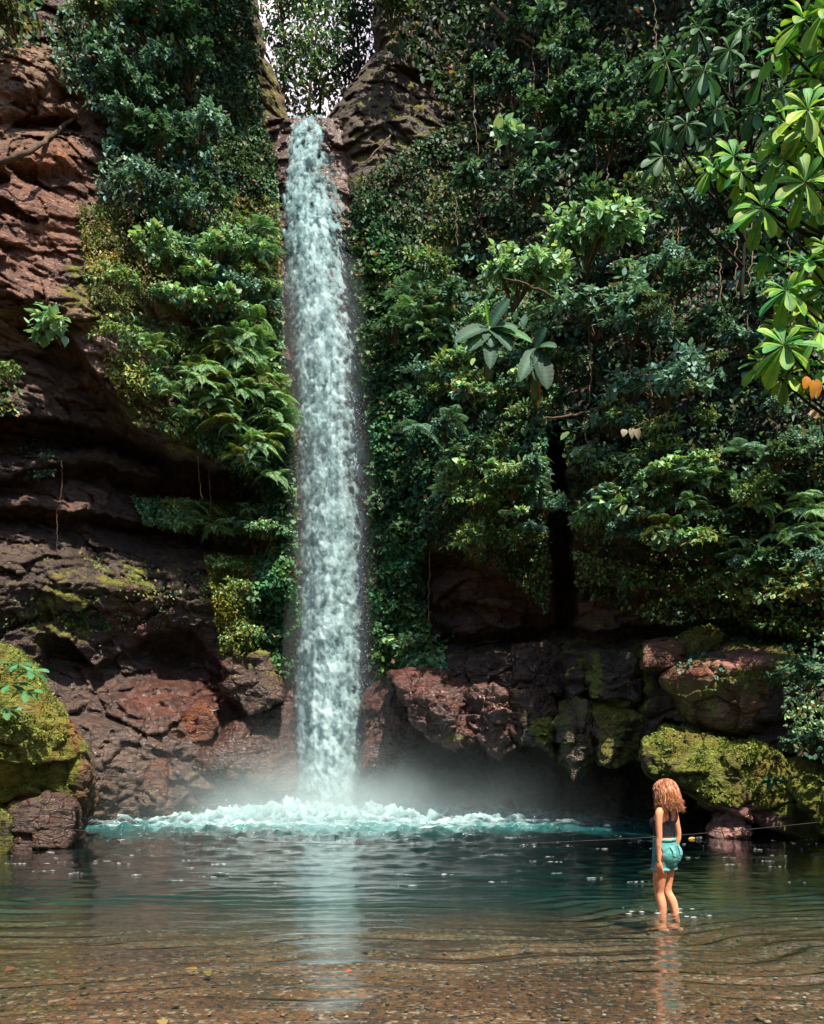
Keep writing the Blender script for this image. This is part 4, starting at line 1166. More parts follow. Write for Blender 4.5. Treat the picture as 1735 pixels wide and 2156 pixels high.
if COVER > 0:
    cover('cliff_foliage', 'leafy cover of small plants on the left cliff', [
        ([(0, -60), (90, -60), (80, 90), (20, 115), (-200, 110), (-200, -60)], 700, 14, 22, ('mid', 'olive'), .8, 'ovate', -.2),
        ([(430, -60), (535, -60), (545, 130), (556, 250), (582, 330), (585, 430), (560, 460), (440, 420), (420, 150)], 7000, 8, 13, ('dark', 'dark', 'mid'), .35, 'small', -.35),
        ([(90, 60), (200, -60), (440, -60), (450, 200), (450, 430), (330, 480), (200, 400), (230, 250), (130, 170)], 5200, 9, 17, ('mid', 'dark', 'blue'), .9, 'ovate', -.22),
        ([(300, 430), (450, 400), (585, 430), (597, 700), (560, 700), (430, 680), (330, 620)], 7500, 8, 15, ('mid', 'olive', 'blue', 'yel', 'olive'), .5, 'ovate', -.12),
        ([(320, 480), (560, 470), (590, 690), (420, 690)], 700, 8, 16, ('dry', 'dry', 'olive'), .8, 'lance', .0),
        ([(160, 430), (300, 430), (330, 640), (200, 640)], 3600, 7, 14, ('yel', 'olive', 'moss', 'dry', 'yel'), .3, 'lance', -.08),
        ([(420, 560), (590, 500), (600, 1000), (480, 960)], 2200, 7, 12, ('ivy', 'fern'), .6, 'heart', -.1),
        ([(420, 690), (595, 640), (604, 900), (612, 1130), (500, 1125), (480, 985), (410, 935), (400, 820)], 7500, 7, 13, ('fern', 'mid', 'dark'), .35, 'small', -.14),
        ([(230, 650), (420, 690), (410, 935), (300, 885), (230, 800)], 2600, 7, 13, ('yel', 'bright', 'olive'), .3, 'small', .06),
        ([(540, 300), (590, 430), (597, 850), (560, 850), (500, 480)], 7500, 6, 10, ('fern', 'ivy', 'moss'), .25, 'small', -.4),
        ([(280, 1045), (480, 1050), (560, 1060), (585, 1165), (440, 1128), (300, 1100)], 3400, 7, 13, ('yel', 'fern', 'bright'), .6, 'ovate', -.2),
        ([(430, 1165), (560, 1165), (565, 1400), (470, 1400)], 4200, 5, 9, ('moss', 'yel', 'moss'), .5, 'small', -.08),
        ([(210, 620), (420, 700), (400, 900), (300, 880), (220, 780)], 1500, 7, 13, ('yel', 'olive'), .3, 'lance', .08),
        ([(0, 700), (50, 760), (40, 870), (-100, 900), (-200, 700)], 700, 8, 14, ('fern', 'yel'), .4, 'small', -.1),
        ([(0, 1150), (430, 1170), (450, 1300), (300, 1330), (0, 1330)], 1300, 5, 10, ('yel', 'mid', 'moss'), .15, 'small', .12),
        ([(230, 690), (420, 700), (420, 930), (310, 890)], 900, 9, 17, ('bright', 'yel'), .5, 'lance', .05),
        ([(120, 1270), (240, 1230), (230, 1330), (150, 1310)], 500, 5, 9, ('dark', 'mid'), .12, 'small', .0),
        ([(40, 925), (120, 925), (110, 960), (50, 960)], 120, 8, 14, ('dark', 'mid'), .2, 'ovate', -.1)], seed=21)
    cover('ivy_curtain', 'dense curtain of small heart leaved ivy left of the falls', [
        ([(545, 850), (604, 840), (618, 1000), (618, 1390), (565, 1395), (530, 1250), (560, 1100)], 8000, 8, 13, ('ivy', 'ivy', 'mid'), .7, 'heart', -.38)], 'ivy', seed=31)
    cover('ivy_curtain', 'wide curtain of heart leaved ivy hanging right of the falls', [
        ([(738, 480), (830, 480), (875, 700), (905, 900), (885, 1180), (915, 1400), (785, 1425), (780, 900), (750, 620)], 12500, 8, 14, ('ivy', 'ivy', 'dark'), .5, 'heart', -.20)], 'ivy', seed=33)
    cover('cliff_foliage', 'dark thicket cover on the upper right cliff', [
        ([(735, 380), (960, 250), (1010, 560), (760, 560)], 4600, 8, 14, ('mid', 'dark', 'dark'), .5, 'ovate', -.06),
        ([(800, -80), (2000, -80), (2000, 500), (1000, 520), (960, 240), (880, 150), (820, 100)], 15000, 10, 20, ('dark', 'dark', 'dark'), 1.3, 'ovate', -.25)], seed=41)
    cover('cliff_foliage', 'mixed green leafy cover on the middle of the right cliff', [
        ([(860, 560), (1000, 500), (2000, 480), (2000, 1100), (1170, 960), (1160, 900), (900, 900)], 11000, 8, 15, ('dark', 'dark', 'dark', 'ivy'), .7, 'ovate', -.2),
        ([(860, 560), (1000, 500), (2000, 480), (2000, 1100), (1170, 960), (1160, 900), (900, 900)], 2600, 14, 30, ('dark', 'mid', 'blue', 'olive'), 1.0, 'ovate', -.05),
        ([(860, 600), (1170, 620), (1170, 940), (900, 900)], 3500, 7, 12, ('ivy', 'mid'), .7, 'heart', -.05),
        ([(850, 850), (1150, 850), (1160, 1000), (1155, 1290), (1100, 1235), (1040, 1190), (930, 1165), (890, 1100), (860, 1000)], 6500, 7, 13, ('fern', 'mid', 'dark', 'ivy'), .5, 'small', -.12),
        ([(910, 960), (1120, 960), (1152, 1290), (1060, 1200), (960, 1160), (910, 1110)], 3600, 6, 13, ('yel', 'bright', 'moss', 'fern'), .6, 'ovate', .04)], seed=51)
    cover('cliff_foliage', 'green and yellowish undergrowth on the lower right cliff', [
        ([(1190, 930), (2000, 900), (2000, 1340), (1600, 1325), (1500, 1255), (1350, 1225), (1235, 1150), (1195, 1000)], 9000, 7, 14, ('mid', 'dark', 'yel', 'ivy', 'dark'), .5, 'ovate', -.16),
        ([(1190, 1150), (1500, 1220), (1735, 1300), (1735, 1350), (1400, 1310), (1220, 1250)], 2600, 7, 13, ('bright', 'yel'), .9, 'ovate', .02),
        ([(1645, 1350), (2000, 1330), (2000, 1720), (1720, 1690), (1680, 1600), (1650, 1500)], 4500, 8, 16, ('fern', 'mid', 'dark'), 1.9, 'ovate', -.3)], seed=61)
    cover('cliff_foliage', 'low creepers on the rock ledge above the big angular block', [
        ([(1400, 1320), (1530, 1318), (1520, 1400), (1450, 1390)], 1300, 5, 9, ('blue', 'mid'), .9, 'heart', -.3),
        ([(1530, 1325), (1650, 1330), (1660, 1365), (1540, 1350)], 900, 5, 9, ('ivy', 'yel'), .9, 'heart', -.2),
        ([(780, 1395), (960, 1380), (920, 1425), (790, 1430)], 1000, 6, 10, ('ivy', 'bright'), .4, 'heart', -.2)], seed=71)

# ------------------------------------------------------------------ shrubs
def shrub_proto(seed, nb=9, spread=1.0, flat=.55, nleaf=340, lsize=.15, pal='mid', kind='ovate', droop=.35):
    """branches and leaves of a shrub of radius 1, rooted at the origin, growing up and out towards -Y"""
    r = np.random.default_rng(seed); rd = random.Random(seed)
    paths, tips = [], []
    for b in range(nb):
        az = -math.pi / 2 + (rd.random() - .5) * 3.3
        el = rd.uniform(.1, 1.2)
        d = Vector((math.cos(az) * math.cos(el), math.sin(az) * math.cos(el) * .8, math.sin(el) * flat))
        ln = rd.uniform(.6, 1.0)
        mid = d * ln * .5 + Vector((rd.uniform(-.1, .1), rd.uniform(-.1, .1), .12))
        end = d * ln + Vector((0, 0, -.08 * ln))
        pts = curve_pts([(0, .12, -.18), mid, end], 8)
        paths.append((pts, np.linspace(.022, .006, 8)))
        for k in range(5):
            i = rd.randint(3, 7)
            o = pts[i]
            t = Vector((rd.uniform(-1, 1), rd.uniform(-1, .5), rd.uniform(-.25, .6))).normalized() * rd.uniform(.2, .42)
            tp = [o, o + t * .5 + Vector((0, 0, .03)), o + t + Vector((0, 0, -.05))]
            paths.append((curve_pts(tp, 5), np.linspace(.010, .003, 5)))
            tips.append((o, o + t))
        tips.append((pts[4], pts[7]))
    n = nleaf
    idx = r.integers(0, len(tips), n)
    a = np.array([tuple(t[0]) for t in tips])[idx]; b = np.array([tuple(t[1]) for t in tips])[idx]
    f = r.random((n, 1)) ** .6
    pos = a + (b - a) * f + r.normal(size=(n, 3)) * np.array([.045, .045, .025])
    out = unit(b - a + 1e-6)
    tip = out * .7 + r.normal(size=(n, 3)) * .55 + np.array([0, -.25, -droop])
    nrm = r.normal(size=(n, 3)) * .32 + np.array([.05, -.35, .9])
    sz = lsize * (.65 + .6 * r.random(n))
    bag = Bag()
    bag.add(*leaves(pos, tip, nrm, sz, sz * {'ovate': .58, 'heart': .8, 'lance': .34, 'small': .6, 'obovate': .5}[kind], kind, colours(pal, n, r, .5)))
    return tube_mesh('branches', paths, 5), bag.mesh('foliage')

_sp = {}
def shrub(u, v, rpx, style, label, lift=.5, group=None, rz=None, tilt=0.0, name='shrub', cat='shrub'):
    """style: (palette, leaf shape, leaf size, leaf count, flatness)"""
    key = style
    if key not in _sp:
        pal, kind, ls, nl, flat = STY[style]
        _sp[key] = [shrub_proto(100 + 7 * len(_sp) + k, 9, 1.0, flat, nl, ls, pal, kind) for k in range(2)]
    k = random.randrange(2)
    br, fo = _sp[key][k]
    Y = float(D_of(np.array(u), np.array(v))) - lift * 1.25 - .55
    s = rpx / F * Y
    t = thing(name, label, cat, P(u, v + rpx * .25, Y), group)
    t.scale = (s, s, s); t.rotation_euler = (tilt, 0, random.uniform(-.7, .7) if rz is None else rz)
    obj('branches', br, TWIG, t); obj('foliage', fo, LEAF, t)
    return t

STY = {'bush': ('mid', 'ovate', .155, 620, .7), 'bluebush': ('blue', 'ovate', .125, 900, .55), 'palebush': (('pale', 'bright'), 'ovate', .115, 1050, .45),
       'fine': (('pale', 'olive'), 'small', .085, 1200, .5), 'broad': (('bright', 'pale'), 'heart', .27, 150, .6), 'bluebroad': (('blue', 'pale'), 'heart', .26, 150, .55),
       'darkbush': (('dark', 'blue'), 'ovate', .17, 560, .7), 'olive': (('olive', 'mid'), 'ovate', .16, 420, .6), 'yellow': (('yel', 'bright'), 'ovate', .15, 420, .6),
       'whorl': (('bright', 'yel'), 'lance', .32, 130, .5)}
SHRUBS = [
    # left cliff
    (330, 70, 120, 'bush', 'leafy green shrub at the top of the left cliff', .9),
    (400, 150, 90, 'bush', 'shrub with loose arching twigs in the upper left thicket', .9),
    (210, 40, 80, 'olive', 'dull green shrub near the top edge of the left cliff', .9),
    (30, 40, 90, 'olive', 'olive shrub hanging in the top left corner', 1.0),
    (270, 180, 85, 'bluebush', 'bluish shrub beside the bare tan rock face', .8),
    (330, 290, 95, 'bush', 'shrub with drooping twigs above the mossy left rock', .8),
    (420, 270, 85, 'bluebush', 'blue green shrub against the dark mossy wall', .8),
    (400, 440, 80, 'bluebush', 'grey green shrub at mid height of the left cliff', .7),
    (470, 520, 80, 'palebush', 'pale leaved shrub on the left cliff above the fern bank', .7),
    (350, 540, 75, 'palebush', 'pale shrub over brown dry roots on the left cliff', .6),
    (250, 590, 60, 'yellow', 'yellow green shrub at the edge of the red rock face', .5),
    (120, 690, 75, 'broad', 'thin branch of round bright leaves over the dark overhang', 1.0),
    (20, 790, 60, 'yellow', 'yellow green shrub at the left frame edge', .6),
    (240, 700, 45, 'yellow', 'small yellowish shrub on pinkish rock', .4),
    (500, 600, 70, 'bluebush', 'bluish shrub close to the dark rock beside the upper falls', .6),
    (470, 1190, 50, 'yellow', 'yellow green shrub on the lower mossy ledge left of the falls', .4),
    (505, 1235, 46, 'yellow', 'yellow green shrub over the mossy shelf left of the lower falls', .7),
    (520, 1330, 50, 'yellow', 'yellow mossy shrub just above the small dark jutting rock', .7),
    (560, 1110, 50, 'palebush', 'pale shrub where the ferns meet the left ivy', .9),
    (80, 1000, 36, 'darkbush', 'small dark plant on the ledge over the left cave', .3),
    # right cliff
    (1080, 300, 85, 'bluebroad', 'pale blue green branch of broad leaves, upper middle', 1.6),
    (1085, 580, 150, 'palebush', 'big bright leaning shrub with a bare branch above the banana plant', 2.0),
    (1230, 500, 165, 'palebush', 'large pale green bushy shrub in the middle of the right slope', 1.6),
    (1290, 445, 110, 'bush', 'rounded green shrub just above the large pale bush', 1.3),
    (1410, 395, 110, 'fine', 'fine leaved pale shrub with bare twigs near the big leaf tree', 1.5),
    (1260, 650, 140, 'bluebush', 'dense bluish shrub below the large pale bush', 1.5),
    (1330, 690, 100, 'bluebush', 'blue green shrub right of the dense bluish shrub', 1.4),
    (1440, 590, 80, 'bush', 'loose green shrub in the gap left of the yellow edged tree', 1.2),
    (1480, 700, 80, 'bush', 'green shrub left of the lowest big leaf rosette', 1.2),
    (1400, 800, 130, 'bluebush', 'dark blue green shrub with pale stems on the right slope', 1.4),
    (1330, 830, 60, 'olive', 'olive shrub with large dry leaves beside pale stems', 1.0),
    (1180, 770, 70, 'olive', 'brownish olive shrub beside the second banana plant', 1.0),
    (1150, 250, 90, 'bush', 'green shrub at the upper middle of the right cliff', 1.3),
    (1220, 210, 80, 'darkbush', 'dark shrub under tangled roots on the right cliff', 1.2),
    (1290, 290, 100, 'bush', 'mid green shrub left of the dark drooping rosettes', 1.3),
    (1040, 160, 70, 'darkbush', 'dark shrub under the fallen pale branches', 1.0),
    (830, 30, 80, 'olive', 'shrub drooping over the notch from the top right', .9),
    (1000, 400, 80, 'darkbush', 'dark leafy shrub right of the bare upper rock', .9),
    (1120, 400, 90, 'darkbush', 'dark green shrub under the pale blue green branch', 1.1),
    (890, 560, 70, 'yellow', 'yellow green shrub below the mossy upper rock', .6),
    (940, 640, 80, 'bush', 'green shrub left of the banana plant', .8),
    (900, 790, 80, 'bluebush', 'soft bluish shrub beside the right ivy curtain', .8),
    (830, 700, 60, 'bush', 'small green shrub at the edge of the falls ivy', .6),
    (960, 770, 60, 'broad', 'low plant with a few round leaves below the banana plant', .8),
    (1000, 960, 80, 'bush', 'leafy shrub on the bulging middle slope', .8),
    (1080, 1020, 75, 'bush', 'green shrub at the edge of the dark cleft', .7),
    (1000, 1050, 70, 'yellow', 'sunlit yellow green shrub above the bare brown rock', .6),
    (1090, 1130, 60, 'yellow', 'yellow green shrub draping over brown rock', .5),
    (1280, 1075, 80, 'broad', 'broad leaved bright shrub right of the dark cleft', .9),
    (1420, 1140, 70, 'bluebroad', 'bluish broad leaved plant on the lower right slope', .8),
    (1225, 1100, 50, 'whorl', 'plant with pale whorled leaves by the cleft', .7),
    (1360, 1050, 65, 'broad', 'bright plant with heart leaves above the whorled plant', .8),
    (1390, 900, 60, 'whorl', 'blue green whorled plant under the pale stems', 1.0),
    (1640, 960, 80, 'bush', 'green shrub at the lower right edge of the slope', 1.0),
    (1600, 1180, 80, 'bush', 'green shrub over the right rock ledge', .8),
    (1700, 1230, 90, 'yellow', 'yellow green shrub at the right frame edge above the blocks', .9),
    (1460, 1250, 55, 'yellow', 'small yellow green shrub on the dark rock ledge', .6),
    (1700, 1420, 85, 'bush', 'green shrub hanging right of the big angular block', 2.1),
    (1710, 1560, 70, 'bush', 'leafy shrub above the dark leaning rock', 2.0),
    (850, 1350, 45, 'broad', 'bright young plant at the foot of the right ivy', .6),
    (1240, 960, 60, 'bluebroad', 'blue green heart leaved vine beside the cleft', .8),
]
if PLANTS:
    for (u, v, rp, sty, lab, lift) in SHRUBS:
        shrub(u, v, rp, sty, lab, lift)
    # low broad leaved plants scattered through the growth
    for (poly, n, stys, lab, grp, lift) in [
            ([(880, 600), (1160, 640), (1150, 930), (920, 900)], 12, ('broad', 'bluebroad', 'whorl'), 'broad leaved plant in the slope between the right ivy and the banana plants', 'broad leaved plants near the banana plants', .9),
            ([(1230, 930), (1600, 960), (1640, 1160), (1300, 1160)], 12, ('broad', 'bluebroad', 'whorl'), 'broad leaved plant among the ferns of the lower right slope', 'broad leaved plants of the lower right slope', 1.0),
            ([(1220, 560), (1500, 560), (1520, 880), (1240, 880)], 8, ('bluebroad', 'olive'), 'large leaved plant among the bluish shrubs on the right', 'large leaved plants among the bluish shrubs', 1.8),
            ([(300, 450), (560, 470), (570, 660), (320, 640)], 8, ('broad', 'bluebroad'), 'large leaved plant above the left fern bank', 'large leaved plants above the left ferns', .9),
            ([(910, 970), (1140, 980), (1130, 1180), (940, 1120)], 8, ('whorl', 'yellow', 'broad'), 'sunlit plant on the yellow green bulge above the brown rock', 'sunlit plants on the bulge', .9)]:
        for (u, v) in sample_poly(poly, n, rng):
            shrub(float(u), float(v), random.uniform(34, 58), random.choice(stys), lab, lift, grp)
    # undergrowth between them that nothing tells apart
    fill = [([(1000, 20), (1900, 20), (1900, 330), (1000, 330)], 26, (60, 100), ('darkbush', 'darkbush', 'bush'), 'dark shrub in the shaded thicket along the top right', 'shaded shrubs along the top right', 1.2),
            ([(900, 700), (1170, 800), (1160, 1150), (900, 1000)], 12, (40, 65), ('bush', 'yellow', 'bluebush'), 'small green shrub crowding the bulge between ivy and cleft', 'small shrubs on the bulging slope', .6),
            ([(1250, 800), (1735, 850), (1735, 1250), (1300, 1180)], 20, (45, 80), ('bush', 'bluebush', 'yellow'), 'small leafy shrub in the undergrowth of the lower right slope', 'undergrowth shrubs on the lower right', .8),
            ([(1350, 350), (1735, 350), (1735, 850), (1400, 850)], 14, (60, 95), ('darkbush', 'bluebush'), 'dark green shrub behind the yellow edged tree', 'dark shrubs behind the big leaf tree', .8),
            ([(200, 100), (430, 60), (440, 420), (300, 420)], 10, (50, 80), ('bush', 'darkbush', 'bluebush'), 'loose green shrub in the upper left thicket', 'shrubs of the upper left thicket', .7),
            ([(330, 480), (570, 460), (570, 640), (330, 620)], 10, (40, 65), ('palebush', 'bush', 'yellow'), 'low shrub in the mixed growth above the left fern bank', 'low shrubs above the left ferns', .5)]
    for poly, n, (r0, r1), stys, lab, grp, lift in fill:
        for (u, v) in sample_poly(poly, n, rng):
            shrub(float(u), float(v), random.uniform(r0, r1), random.choice(stys), lab, lift * random.uniform(.7, 1.2), grp)

# ------------------------------------------------------------------ ferns
def frond_mesh(seed, pairs=24, arch=.5, pal='fern'):
    r = np.random.default_rng(seed)
    t = np.linspace(0, 1, 26)
    x = t * (1 - .10 * t); z = arch * (t * .75 - 1.25 * t * t)
    pts = np.stack([x, .05 * np.sin(t * 2 + seed) * t, z], -1)
    bag = Bag()
    k = np.linspace(.10, .985, pairs)
    base = np.array([np.interp(k, t, pts[:, i]) for i in range(3)]).T
    dx = np.gradient(pts, axis=0); d = unit(np.array([np.interp(k, t, dx[:, i]) for i in range(3)]).T)
    ln = .30 * np.sin(np.clip((k + .10) * 1.0, 0, 1) ** .75 * math.pi) ** .8 * (1 - .25 * k) + .015
    for s in (-1, 1):
        side = np.array([0, s, 0.])
        tip = d * .45 + side + np.array([0, 0, -.22]) + r.normal(size=(pairs, 3)) * .05
        nrm = np.cross(d, np.array([0, 1., 0])); nrm = nrm * np.sign(nrm[:, 2:3] + 1e-6) + r.normal(size=(pairs, 3)) * .12
        bag.add(*leaves(base, tip, nrm, ln, np.full(pairs, .034), 'small', colours(pal, pairs, r, .25, 0)))
    v, tr, q = tubes([(pts, np.linspace(.009, .003, 26))], 4)
    tr = np.concatenate([tr, q[:, [0, 1, 2]], q[:, [0, 2, 3]]])
    bag.add(v, tr, np.tile([.10, .12, .04], (len(v), 1)))
    return bag.mesh('frond')

FR = {'fern': [frond_mesh(i, 24, a, 'fern') for i, a in ((1, .45), (2, .6), (3, .75))],
      'bright': [frond_mesh(i, 24, a, 'bright') for i, a in ((4, .5), (5, .65), (6, .8))],
      'yel': [frond_mesh(i, 22, a, 'yel') for i, a in ((7, .5), (8, .7))],
      'blue': [frond_mesh(i, 24, a, 'blue') for i, a in ((9, .5), (10, .65))]}

def fern(u, v, rpx, pal, label, group, lift=.5, n=7):
    Y = float(D_of(np.array(u), np.array(v))) - lift - .75
    s = rpx / F * Y
    t = thing('fern', label, 'fern', P(u, v, Y), group)
    for i in range(n):
        az = -math.pi / 2 + (i / (n - 1) - .5) * 3.6 + random.uniform(-.2, .2)
        o = obj('frond', random.choice(FR[pal]), LEAF_MATT, t)
        sc = s * random.uniform(.75, 1.15)
        o.scale = (sc, sc, sc)
        o.rotation_euler = (random.uniform(-.3, .3), random.uniform(-.55, .55), az)
    return t

if PLANTS:
    FERNS = [
        # zone polygon, count, size, palettes, label, group, lift
        ([(430, 690), (570, 650), (592, 900), (570, 1060), (480, 960), (400, 800)], 48, (44, 74), ('fern', 'bright', 'bright', 'yel'), 'arching green fern in the fern bank left of the falls', 'ferns of the left fern bank', .5),
        ([(300, 700), (420, 740), (440, 930), (330, 880)], 10, (30, 48), ('fern', 'bright', 'yel'), 'small fern on the pinkish rock below the left thicket', 'small ferns on the pinkish rock', .4),
        ([(380, 1055), (560, 1060), (570, 1120), (420, 1110)], 15, (36, 54), ('yel', 'bright', 'fern'), 'bright fern along the ledge over the dark hollow left of the falls', 'ferns on the ledge left of the falls', .9),
        ([(520, 470), (585, 480), (590, 650), (540, 640)], 8, (34, 50), ('fern', 'blue'), 'fern on the wall beside the upper falls', 'ferns beside the upper falls', .4),
        ([(1300, 960), (1700, 960), (1735, 1130), (1400, 1120)], 24, (42, 70), ('fern', 'bright', 'fern', 'blue'), 'drooping fern on the lower right slope above the rock ledge', 'ferns of the lower right slope', .8),
        ([(1420, 1130), (1735, 1130), (1720, 1290), (1480, 1240)], 14, (40, 62), ('bright', 'fern', 'yel'), 'bright fern hanging over the right rock ledge', 'ferns hanging over the right ledge', .7),
        ([(800, 520), (900, 560), (960, 740), (860, 720)], 9, (38, 60), ('fern', 'blue'), 'dark fern on the slope between the right ivy and the banana plant', 'ferns between ivy and banana plant', .7),
        ([(900, 930), (1150, 940), (1140, 1060), (920, 1040)], 12, (34, 56), ('fern', 'blue', 'bright'), 'fern among small shrubs left of the dark cleft', 'ferns left of the dark cleft', .6),
    ]
    for poly, n, (r0, r1), pals, lab, grp, lift in FERNS:
        for (u, v) in sample_poly(poly, n, rng):
            fern(float(u), float(v), random.uniform(r0, r1), random.choice(pals), lab, grp, lift * random.uniform(.7, 1.3))
    fern(880, 905, 70, 'blue', 'large feathery fern with long fronds right of the falls', None, 1.0, 9)
    fern(950, 890, 62, 'blue', 'second feathery fern close right of the large feathery fern', None, .9, 8)
    fern(1390, 1105, 62, 'yel', 'sunlit yellow green fern beside the bluish broad leaved plant', None, 1.0)
    fern(1445, 1010, 62, 'fern', 'pale fern left of the other lower right ferns', None, 1.0)
    fern(1570, 950, 75, 'blue', 'long dark fern below the big leaf tree', None, 1.0)
    fern(870, 650, 55, 'fern', 'fern with flat fronds on the dark ivy edge at mid height', None, .9)

# ------------------------------------------------------------------ moss tufts growing on the stones
def tufts(name, label, rocks, per, seed):
    r = np.random.default_rng(seed); bag = Bag()
    for o in rocks:
        me = o.data; nv = len(me.vertices)
        co = np.zeros(nv * 3, np.float32); me.vertices.foreach_get('co', co); co = co.reshape(-1, 3).astype(float)
        no = np.zeros(nv * 3, np.float32); me.vertices.foreach_get('normal', no); no = no.reshape(-1, 3).astype(float)
        ms = np.zeros(nv, np.float32); me.attributes['moss'].data.foreach_get('value', ms)
        g = fbm(co * 1.7 + 3, 4) * 1.3 + no[:, 2] * .35 + ms
        ok = np.nonzero((g > 1.02) & (no[:, 1] < .35) & (co[:, 2] > .05))[0]
        if not len(ok): continue
        i = ok[r.integers(0, len(ok), int(per * len(ok) / 10000))]
        n = len(i)
        L = .035 + .05 * r.random(n) ** 2
        tip = no[i] * .55 + r.normal(size=(n, 3)) * .6 + [0, -.1, -.15]
        nr = no[i] + r.normal(size=(n, 3)) * .5 + [0, -.1, .5]
        c = colours(('moss', 'moss', 'yel'), n, r, .7, .04) * (.75 + .9 * np.clip(fbm(co[i] * 2.2, 3) + .4, 0, 1))[:, None]
        bag.add(*leaves(co[i] + r.normal(size=(n, 3)) * .02, tip, nr, L, L * .6, 'small', c))
    if bag.n: tag(obj(name, bag.mesh(name), LEAF_MATT), label, 'moss', kind='stuff')
if COVER > 0:
    bl = [o for o in COL.objects if o.name.split('.')[0] == 'boulder']
    tufts('moss', 'yellow green moss tufts on the left boulders', [o for o in bl if o.data.vertices[0].co.x < -4], 9000, 81)
    tufts('moss', 'green moss tufts on the right hand rocks', [o for o in bl if o.data.vertices[0].co.x > 3], 7000, 82)
# ------------------------------------------------------------------ big leaf tree on the right (yellow edged rosettes)
def rosette_mesh(seed, n=11, pal=((.06, .28, .06), (.09, .34, .06), (.18, .42, .05)), edge=(.62, .62, .03), droop=.35):
    r = np.random.default_rng(seed); bag = Bag()
    az = np.arange(n) * 2.399 + r.random(n) * .5
    lay = np.linspace(0, 1, n)
    el = .95 - 1.45 * lay + r.normal(size=n) * .12
    tip = np.stack([np.cos(az) * np.cos(el), np.sin(az) * np.cos(el), np.sin(el) - droop * lay], -1)
    up = np.stack([-np.cos(az) * np.sin(el), -np.sin(az) * np.sin(el), np.cos(el)], -1)
    az = az + seed
    L = (.55 + .45 * np.sqrt(lay)) * (.85 + .3 * r.random(n))
    c = np.array(pal)[r.integers(0, len(pal), n)] * (.7 + .6 * r.random((n, 1)))
    k = r.random((n, 1)) ** 1.8; e = c * (1 - k) + np.array(edge)[None] * k * 1.15
    bag.add(*leaves(tip * .03, tip, up, L, L * .40, 'obovate', c, e, .16))
    # raised midribs
    v, t, q = tubes([([Vector(tip[i]) * .0, Vector(tip[i]) * L[i] * .5 - Vector(up[i]) * L[i] * .03, Vector(tip[i]) * L[i] * .93 - Vector(up[i]) * L[i] * .16], [.012, .008, .003]) for i in range(n)], 4)
    bag.add(v, np.concatenate([t, q[:, [0, 1, 2]], q[:, [0, 2, 3]]]), np.tile([.22, .26, .08], (len(v), 1)))
    return bag.mesh('leaf_rosette')

BIGLEAF = make_leaf_mat('big_leaf', .55, .2, .25)
LIGHT_R = [rosette_mesh(40 + i, 13) for i in range(4)]
DARK_R = [rosette_mesh(50 + i, 13, ((.04, .12, .05), (.05, .14, .06)), (.07, .17, .05), .75) for i in range(3)]

DARKBARK = simple_mat('dark_bark', (.020, .016, .012), .9, .15, .4, 9.0)
def rosette_tree(name, label, trunk_uv, Y, spots, meshes, group=None, base_v=1500, bark=DARKBARK, TR=.15, back=.6):
    b = P(trunk_uv, base_v, Y + back)
    tp0 = b
    t = thing(name, label, 'tree', b, group)
    H_ = max(0, 0)
    tops = [P(u, v, Y + dy) - b for (u, v, s, dy) in spots]
    zmax = max(p.z for p in tops) + .6
    tp = curve_pts([(0, 0, 0), (.12, .1, zmax * .35), (-.06, -.1, zmax * .7), (.0, .0, zmax)], 20)
    obj('trunk', tube_mesh('trunk', [(tp, np.linspace(TR, TR * .3, 20))], 10), bark, t)
    for (u, v, s, dy), q in zip(spots, tops):
        zz = max(.4, q.z - .35 - .28 * abs(q.x))
        st = min(tp, key=lambda w: abs(w.z - zz))
        mid = st.lerp(q, .55) + Vector((0, 0, -.12 * abs(q.x)))
        br = obj('branch', tube_mesh('branch', [(curve_pts([st, mid, q], 12), np.linspace(.045, .014, 12))], 6), bark, t)
        o = obj('leaf_rosette', random.choice(meshes), BIGLEAF, t)
        sc = s * 1.04 / F * Y
        o.location = q; o.scale = (sc, sc, sc)
        o.rotation_euler = (random.uniform(.55, 1.15), random.uniform(-.35, .35), 0)
    return t

